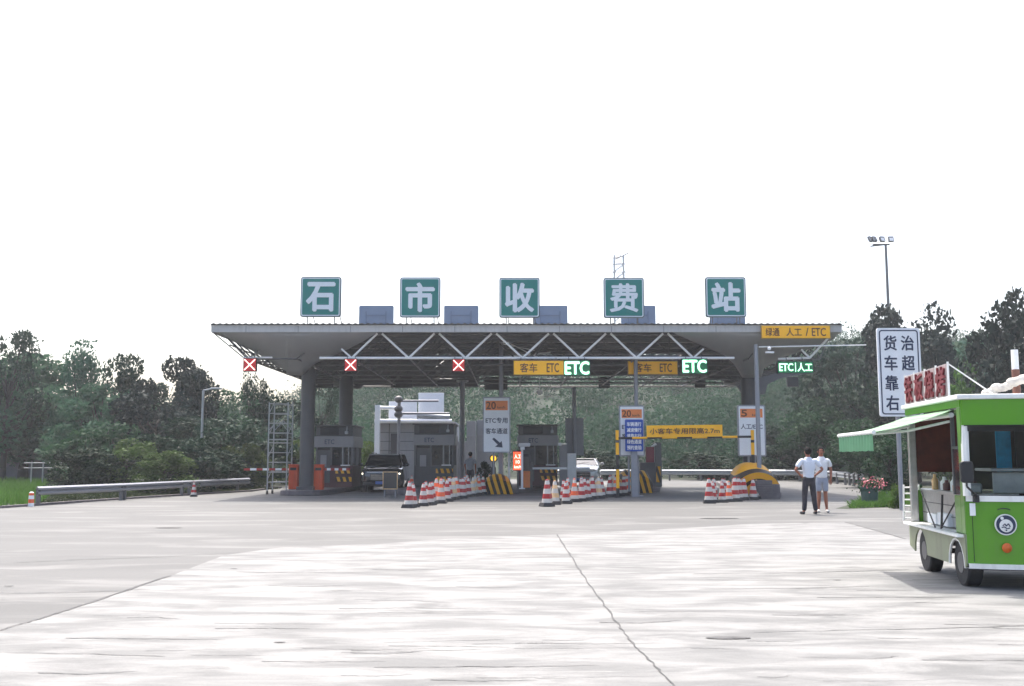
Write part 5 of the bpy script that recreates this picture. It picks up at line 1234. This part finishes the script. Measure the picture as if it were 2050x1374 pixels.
q = tl(); q.lathe([(.0, 0), (.052, .0), (.055, .012), (.04, .03), (.0, .04)][::1], (0, 0, 0), 20); q.v = [(x_ + .395, front_y(.395) - .022 - z_, y_ + .485) for x_, y_, z_ in q.v]; q.build('indicator_lamp', mat('indicator', srgb(196, 92, 16), .35, 0, .15, 30), t, smooth=True)
for x in (1.36,):
    q = tl(); q.lathe([(.0, 0), (.052, .0), (.055, .012), (.04, .03), (.0, .04)], (0, 0, 0), 20); q.v = [(x_ + x, front_y(x) - .022 - z_, y_ + .485) for x_, y_, z_ in q.v]; q.build('indicator_lamp', MATS['indicator'], t, smooth=True)
q = tl(); q.bx(.03, .09, -.065, -.055, .84, .98); q.build('reflector', M['white'], t)
# mirror
q = tl(); q.path([(.10, -.07, 1.03), (.09, -.12, 1.08), (.03, -.16, 1.12), (-.02, -.16, 1.17), (-.02, -.16, 1.22)], .012, 8); q.box((.10, -.07, 1.03), (.06, .05, .08)); mr_ = q.build('mirror_arm', M['black'], t, smooth=True)
q = tl(); q.prism(rrect(-.015, 1.335, .145, .245, .04), -.19, -.13); q.build('mirror', M['black'], t, bevel=.015)
# inside seen through the windscreen
q = tl(); q.bx(.67, WD - .1, LN - .04, LN - .02, 1.06, 2.08); q.build('inner_grey_panel', mat('inner_grey', (.05, .055, .05), .6, 0, .2, 3), t)
q = tl(); q.bx(.45, WD - .1, .42, .44, 1.075, 1.33); q.bx(.40, WD - .1, .32, .9, 1.335, 1.37); q.build('dash_shelf', M['galv'], t, bevel=.01)
q = tl(); q.bx(.80, .98, 1.3, 1.32, 1.0, 2.0); q.build('menu_banner', mat('banner_teal', srgb(40, 150, 200), .5, 0, .25, 9), t)
q = tl(); q.bx(1.0, 1.10, 1.2, 1.24, .62, 2.1); q.build('partition', M['black'], t)
q = tl(); q.bx(1.14, 1.66, 1.2, 1.24, 1.0, 1.95); q.build('inner_door', M['boothp'], t)
q = tl(); q.bx(.06, WD - .06, -.02, .02, 1.80, 1.868); q.build('screen_frame', M['black'], t)
q = tl(); q.bx(.04, .30, .30, .36, 1.07, 1.20); q.bx(.02, .16, .25, .31, 1.20, 1.34); q.build('seat_back', M['galv'], t, bevel=.03)
# goods on the counter (things)
rg = random.Random(2); ca_, sa_ = math.cos(TR_), math.sin(TR_)
def tw(x, y, z): return (TX + ca_ * x - sa_ * y, TY + sa_ * x + ca_ * y, z)
labs = ['leftmost', 'second', 'third', 'fourth', 'fifth', 'sixth', 'seventh', 'rightmost']
for k in range(8):
    y = 2.2 - k * .23; h = [.15, .2, .17, .13, .18, .12, .16, .14][k]; r = rg.uniform(.04, .055); p = tw(.24 + rg.uniform(-.03, .06), y, 1.077)
    q = MB(o=p); q.lathe([(r, 0), (r, h * .62), (r * .5, h * .8), (r * .45, h), (.005, h)], p, 12)
    o = q.build('bottle' if k % 2 else 'jar', [M['white'], M['conef'], M['boardw'], M['darkred']][k % 4], smooth=True)
    tag(o, f"small {['pale', 'beige', 'light grey', 'dark red'][k % 4]} container, {labs[k]} of the line on the cart counter", 'container', 'containers on the cart counter')
q = tl(); q.bx(.08, .30, 1.0, 1.45, .64, .80); q.bx(.08, .28, 1.5, 1.9, .64, .77); q.v = [tw(*v) for v in q.v]; q.o = Vector(tw(.2, 1.4, .62)); tag(q.build('storage_boxes', M['boardw'], bevel=.01), 'pale storage crates on the cart floor below the counter', 'crates')
# wheels, chassis
for x in (.03, WD - .21):
    for y in (yw1, yw2):
        q = tl(); q.tube((x, y, .275), (x + .17, y, .275), .273, 28); wh = q.build('wheel', M['rubber'], t, smooth=True, bevel=.02)
        q = tl(); q.tube((x - .008 if x < 1 else x + .17, y, .275), (x if x < 1 else x + .178, y, .275), .12, 20); q.build('rim', M['steeld'], wh)
q = tl()
for y in (yw1, yw2): q.tube((.1, y, .275), (WD - .1, y, .275), .035, 8); q.box((WD / 2, y, .275), (.22, .22, .2))
for x in (.35, WD - .35): q.bx(x - .03, x + .03, .0, LN, .36, .42)
q.bx(.15, WD - .15, .05, .12, .22, .30); q.bx(.25, .45, .9, 1.2, .20, .36); q.tube((.3, .1, .24), (WD - .2, .2, .19), .015, 6); q.build('chassis', M['black'], t)
q = tl(); q.bx(.02, WD - .02, .05, LN - .02, .54, .58); q.build('underfloor', M['black'], t)
# rear ladder
q = tl(); yq = LN + .12
for x in (-.06, .14): q.tube((x, yq, .62), (x, yq - .08, 1.12), .012, 6)
for k in range(6): q.tube((-.06, yq - .015 * k, .66 + k * .085), (.14, yq - .015 * k, .66 + k * .085), .011, 6)
q.build('rack', M['white'], t)
# awning
aw = mat('awning_mint', (.36, .56, .38), .7, 0, .06, 5, transl=.35); av = mat('awning_valance', (.10, .27, .15), .7, 0, .1, 5, transl=.3)
q = tl(); y0, y1 = .28, LN - .05; xo, zo, zi = -.92, 1.80, 2.065; n = 12
for k in range(n):
    a, c = y0 + (y1 - y0) * k / n, y0 + (y1 - y0) * (k + 1) / n
    for j in range(4):
        f0, f1 = j / 4, (j + 1) / 4; sag = lambda f: -.03 * math.sin(math.pi * f)
        q.add([(xo * f0, a, zi + (zo - zi) * f0 + sag(f0)), (xo * f0, c, zi + (zo - zi) * f0 + sag(f0)), (xo * f1, c, zi + (zo - zi) * f1 + sag(f1)), (xo * f1, a, zi + (zo - zi) * f1 + sag(f1))], [(0, 1, 2, 3)])
an = q.build('awning', aw, t, smooth='all', solid=.004)
q = tl(); n = 60
def vx(k, z): return xo - .012 + .016 * math.sin(k * 1.3) * z
for k in range(n):
    a, c = y0 + (y1 - y0) * k / n, y0 + (y1 - y0) * (k + 1) / n; za, zc = zo - .215 - .012 * abs(math.sin(k * .9)), zo - .215 - .012 * abs(math.sin((k + 1) * .9))
    q.add([(vx(k, .2), a, zo - .02), (vx(k, 1), a, za), (vx(k + 1, 1), c, zc), (vx(k + 1, .2), c, zo - .02)], [(0, 1, 2, 3)])
q.build('valance', av, an, smooth='all')
q = tl(); q.tube((xo, y0 - .02, zo), (xo, y1 + .02, zo), .026, 12); q.build('front_bar', M['twhite'], an, smooth=True)
q = tl()
for y in (y0 + .15, y1 - .15): q.tube((0, y, 1.93), (xo * .5, y + .1, 1.82), .016, 8); q.tube((xo * .5, y + .1, 1.82), (xo + .02, y, zo - .02), .016, 8)
q.tube((-.02, y0, 2.0), (-.02, y1, 2.0), .03, 10); q.build('awning_arm', M['twhite'], an, smooth=True)
# roof letter boards along the left edge
for k, ch in enumerate('铁板烧烤'):
    y = 2.08 - k * .50
    q = tl(); q.bx(-.03, -.005, y - .21, y + .21, 2.228, 2.62); lb = q.build('letter_board', mat('acrylic', (.36, .29, .29), .3, 0, .15, 3), t, bevel=.006)
    q = tl(); q.text(ch, (-.032, y, 2.42), .36, .34, .02, .02, right=(0, -1, 0)); q.build('lettering', mat('sign_red', srgb(112, 38, 46), .45, 0, .15, 6), lb)
q = tl()
for k in range(5): y = 2.33 - k * .5; q.tube((-.02, y, 2.226), (-.02, y, 2.64), .012, 6)
q.tube((-.02, .33, 2.62), (.45, .2, 2.23), .008, 6); q.build('letter_frame', M['twhite'], t)
# rolled cloth and chimney on the roof
q = MB(); rr_ = random.Random(4)
for k in range(9):
    f_ = k / 8; q.ball((.48 + f_ * .42, .55 - f_ * .2, 2.275 + f_ * .16 + rr_.uniform(-.01, .02)), (.065 + rr_.uniform(0, .02), .06, .045 + rr_.uniform(0, .015)), 10, 7)
q.v = [tw(*v) for v in q.v]; q.o = Vector(tw(.6, .5, 2.227)); tag(q.build('cloth_roll', M['conew'], smooth='all'), 'lumpy rolled white cloth lying on the cart roof', 'cloth')
q = MB(); q.tube((.84, .6, 2.227), (.84, .6, 2.56), .045, 12, mi=0); q.tube((.84, .6, 2.56), (.84, .6, 2.80), .04, 12, mi=1); q.v = [tw(*v) for v in q.v]; q.o = Vector(tw(.84, .6, 2.227)); tag(q.build('chimney_pipe', [mat('rust_pipe', (.16, .07, .05), .7), M['white']], smooth=True), 'brown and white chimney pipe standing on the cart roof', 'pipe')

# ------------------------------------------------------------------ people
def skin_me(name, V, E_, R, m, sub=2):
    me = bpy.data.meshes.new(name); me.from_pydata(V, E_, []); o = bpy.data.objects.new(name, me); COL.objects.link(o)
    md = o.modifiers.new('s', 'SKIN'); md.use_smooth_shade = True
    if not me.skin_vertices:
        pass
    sv = me.skin_vertices[0].data if me.skin_vertices else None
    if sv is None:
        bpy.context.view_layer.objects.active = o; o.select_set(True); bpy.ops.object.modifier_remove(modifier='s'); bpy.ops.object.modifier_add(type='SKIN'); sv = me.skin_vertices[0].data
    for i, r_ in enumerate(R):
        sv[i].radius = (r_, r_) if not isinstance(r_, tuple) else r_; sv[i].use_root = (i == 0)
    s2 = o.modifiers.new('u', 'SUBSURF'); s2.levels = sub; s2.render_levels = sub
    d = bpy.context.evaluated_depsgraph_get(); d.update(); m2 = bpy.data.meshes.new_from_object(o.evaluated_get(d)); m2.name = name
    bpy.data.objects.remove(o); bpy.data.meshes.remove(me)
    m2.materials.clear(); m2.materials.append(m); m2.polygons.foreach_set('use_smooth', [True] * len(m2.polygons)); return m2
def chain(V, E_, R, pts, start=None):
    prev = start; ids = []
    for p, r_ in pts:
        V.append(tuple(p)); R.append(r_); i = len(V) - 1
        if prev is not None: E_.append((prev, i))
        prev = i; ids.append(i)
    return ids
def hand(V, E_, R, wid, w, d, side, curl=.4):
    """palm, four fingers of unequal length and a side thumb, from wrist index wid at w, pointing along d"""
    w = Vector(w); d = Vector(d).normalized(); up = Vector((0, 1, 0)); s = d.cross(up).normalized() if abs(d.y) < .9 else Vector((1, 0, 0)); n = s.cross(d).normalized()
    palm = chain(V, E_, R, [(w + d * .045, .020), (w + d * .085, .022)], wid)
    for k, (off, ln) in enumerate(((-.030, .065), (-.010, .078), (.010, .072), (.029, .056))):
        b0 = w + d * .09 + s * off; c1 = b0 + d * ln * .5 + n * .006 * curl; c2 = c1 + (d * (1 - curl * .5) + n * curl).normalized() * ln * .5
        chain(V, E_, R, [(b0, .0095), (c1, .0085), (c2, .0065)], palm[1])
    b0 = w + d * .04 - s * .034; chain(V, E_, R, [(b0, .011), (b0 + (d - s * .8).normalized() * .03, .0095), (b0 + (d - s * .3).normalized() * .055, .0075)], palm[0])
def person(x, Y, rz, label, arms, shirt_m, leg_m, hair_m, shorts=False, H=1.72, sleeve='short', stance=.10):
    t = thing('person', label, 'person', (x, Y, .008), rz); k = H / 1.72
    V, E_, R = [], [], []
    sp = chain(V, E_, R, [((0, 0, .95), (.125, .095)), ((0, 0, 1.10), (.115, .085)), ((0, -.005, 1.25), (.13, .095)), ((0, 0, 1.36), (.11, .08)), ((0, .005, 1.455), .055), ((0, -.005, 1.52), .052), ((0, -.015, 1.585), (.070, .085)), ((0, -.012, 1.655), (.072, .088)), ((0, -.008, 1.70), (.045, .055))])
    for s_ in (-1, 1):
        ft = stance * s_ * 1.25
        lg = chain(V, E_, R, [((.085 * s_, 0, .88), (.085, .09)), ((stance * s_ * .95, -.01, .50), .055), ((stance * s_ * 1.05, .01, .34), .056), ((ft, .02, .10), .036), ((ft * 1.02, .0, .055), .04), ((ft * 1.12, -.10, .032), .032), ((ft * 1.15, -.15, .026), .024)], sp[0])
        sh, el, wr, hd = arms[s_]
        ar = chain(V, E_, R, [((.168 * s_, .0, 1.375), .044), (el, .040), (tuple((Vector(el) * .6 + Vector(wr) * .4)), .038), (wr, .026)], sp[3])
        hand(V, E_, R, ar[-1], wr, hd, s_)
    body = skin_me('body', V, E_, R, M['skin']); bo = bpy.data.objects.new('body', body); COL.objects.link(bo); bo.parent = t; bo.scale = (k, k, k)
    def part(name, V, E_, R, m, sub=2):
        o = bpy.data.objects.new(name, skin_me(name, V, E_, R, m, sub)); COL.objects.link(o); o.parent = t; o.scale = (k, k, k); return o
    V, E_, R = [], [], []
    sp = chain(V, E_, R, [((0, 0, .88 if shorts else .93), (.160, .122)), ((0, 0, .97), (.156, .120)), ((0, 0, 1.08), (.150, .112)), ((0, -.005, 1.22), (.155, .115)), ((0, 0, 1.37), (.158, .112)), ((0, .003, 1.435), (.118, .088)), ((0, .005, 1.50), (.070, .066))])
    for s_ in (-1, 1):
        sh, el, wr, hd = arms[s_]; e = Vector(el); a = Vector((.18 * s_, 0, 1.405)); f_ = .80 if sleeve == 'short' else 1.0
        chain(V, E_, R, [(a, .078), (a.lerp(e, .5), .068), (a.lerp(e, f_), .066)], sp[3])
    part('shirt', V, E_, R, shirt_m)
    V, E_, R = [], [], []
    sp = chain(V, E_, R, [((0, 0, 1.08), (.128, .095)), ((0, 0, .93), (.142, .112))])
    for s_ in (-1, 1):
        ft = stance * s_ * 1.25
        if shorts: chain(V, E_, R, [((.085 * s_, 0, .84), (.098, .10)), ((stance * s_ * .95, -.005, .66), .088), ((stance * s_ * 1.0, -.01, .53), .084)], sp[1])
        else: chain(V, E_, R, [((.085 * s_, 0, .84), (.096, .10)), ((stance * s_ * .95, -.01, .50), .074), ((stance * s_ * 1.05, .01, .28), .066), ((ft, .02, .08), .062)], sp[1])
    part('shorts' if shorts else 'trousers', V, E_, R, leg_m)
    for s_ in (-1, 1):
        ft = stance * s_ * 1.25; V, E_, R = [], [], []
        chain(V, E_, R, [((ft * 1.0, .055, .045), .040), ((ft * 1.06, -.04, .045), .046), ((ft * 1.13, -.12, .036), .044), ((ft * 1.16, -.17, .030), .032)]); part('shoe', V, E_, R, M['black'] if not shorts else M['conew'], 1)
    q = MB(); q.ball((0, .020, 1.642), (.088, .104, .104), 18, 12)
    fv = [(x_ * k, y_ * k, z_ * k) for x_, y_, z_ in q.v]; q.v = [(a, b_ if b_ > -.062 * k or c_ > 1.675 * k else -.055 * k + (b_ + .062 * k) * .1, c_) for a, b_, c_ in fv]; q.build('hair', hair_m, t, smooth='all')
    q = MB(); 
    for s_ in (-1, 1): q.ball((.082 * s_ * k, -.005 * k, 1.605 * k), (.012, .022, .03), 8, 6)
    q.build('ears', M['skin'], t, smooth='all')
    q = MB(); q.ball((0, -.105 * k, 1.60 * k), (.013, .022, .026), 8, 6); q.build('nose', M['skin'], t, smooth='all')
    q = MB()
    for s_ in (-1, 1): q.ball((.030 * s_ * k, -.094 * k, 1.628 * k), (.013, .008, .007), 8, 6); q.box((.030 * s_ * k, -.095 * k, 1.648 * k), (.034, .012, .006))
    q.build('eyes', M['hair'], t, smooth='all')
    q = MB(); q.ball((0, -.092 * k, 1.562 * k), (.024, .012, .006), 8, 6); q.build('mouth', M['darkred'], t, smooth='all')
    return t
# first man: seen from behind, hands on hips (he faces away, so local -Y points to the back of the scene)
a1 = {-1: (None, (-.37, .05, 1.17), (-.20, -.02, 1.01), (.6, -.75, -.25)), 1: (None, (.38, .06, 1.16), (.20, -.02, 1.00), (-.6, -.75, -.25))}
person(X_(1617, 26.7), 26.7, math.pi + .12, 'man in white short-sleeved shirt and dark trousers seen from behind, hands on hips', a1, M['shirt'], M['trousers'], M['hair'], H=1.74, stance=.13)
a2 = {-1: (None, (-.255, .03, 1.14), (-.22, .06, .90), (.1, .1, -1)), 1: (None, (.25, .04, 1.14), (.235, .0, .89), (-.05, 0, -1))}
person(X_(1643, 27.6), 27.6, -.18, 'man facing the camera in white T-shirt and light grey shorts', a2, mat('tshirt_white', (.62, .63, .65), .8, 0, .03, 20), M['shorts'], M['hair'], shorts=True, H=1.76, stance=.085)
a3 = {-1: (None, (-.25, .05, 1.14), (-.22, -.03, .92), (0, 0, -1)), 1: (None, (.25, .05, 1.14), (.22, -.03, .92), (0, 0, -1))}
person(X_(942, 44.2), 44.2, math.pi - .3, 'worker in grey shirt and dark trousers walking behind the left cone row', a3, mat('shirt_grey', (.22, .23, .25), .8, 0, .06, 20), M['trousers'], M['hair'], H=1.72)

# ------------------------------------------------------------------ air
q = MB(); q.bx(-240, 240, -30, 240, -1.0, 45); hz = q.build('haze', [])
hm = bpy.data.materials.new('haze_air'); hm.use_nodes = True; hn = hm.node_tree; hn.nodes.clear()
pv = hn.nodes.new('ShaderNodeVolumePrincipled'); pv.inputs['Color'].default_value = (0.93, 0.96, 1.0, 1); pv.inputs['Density'].default_value = 0.0007; pv.inputs['Anisotropy'].default_value = 0.3
om = hn.nodes.new('ShaderNodeOutputMaterial'); hn.links.new(pv.outputs[0], om.inputs['Volume']); hz.data.materials.append(hm); tag(hz, 'thin pale haze in the air over the plaza and hillside', 'haze', kind='stuff')
for o in protos:
    if not o['label']: bpy.data.objects.remove(o)
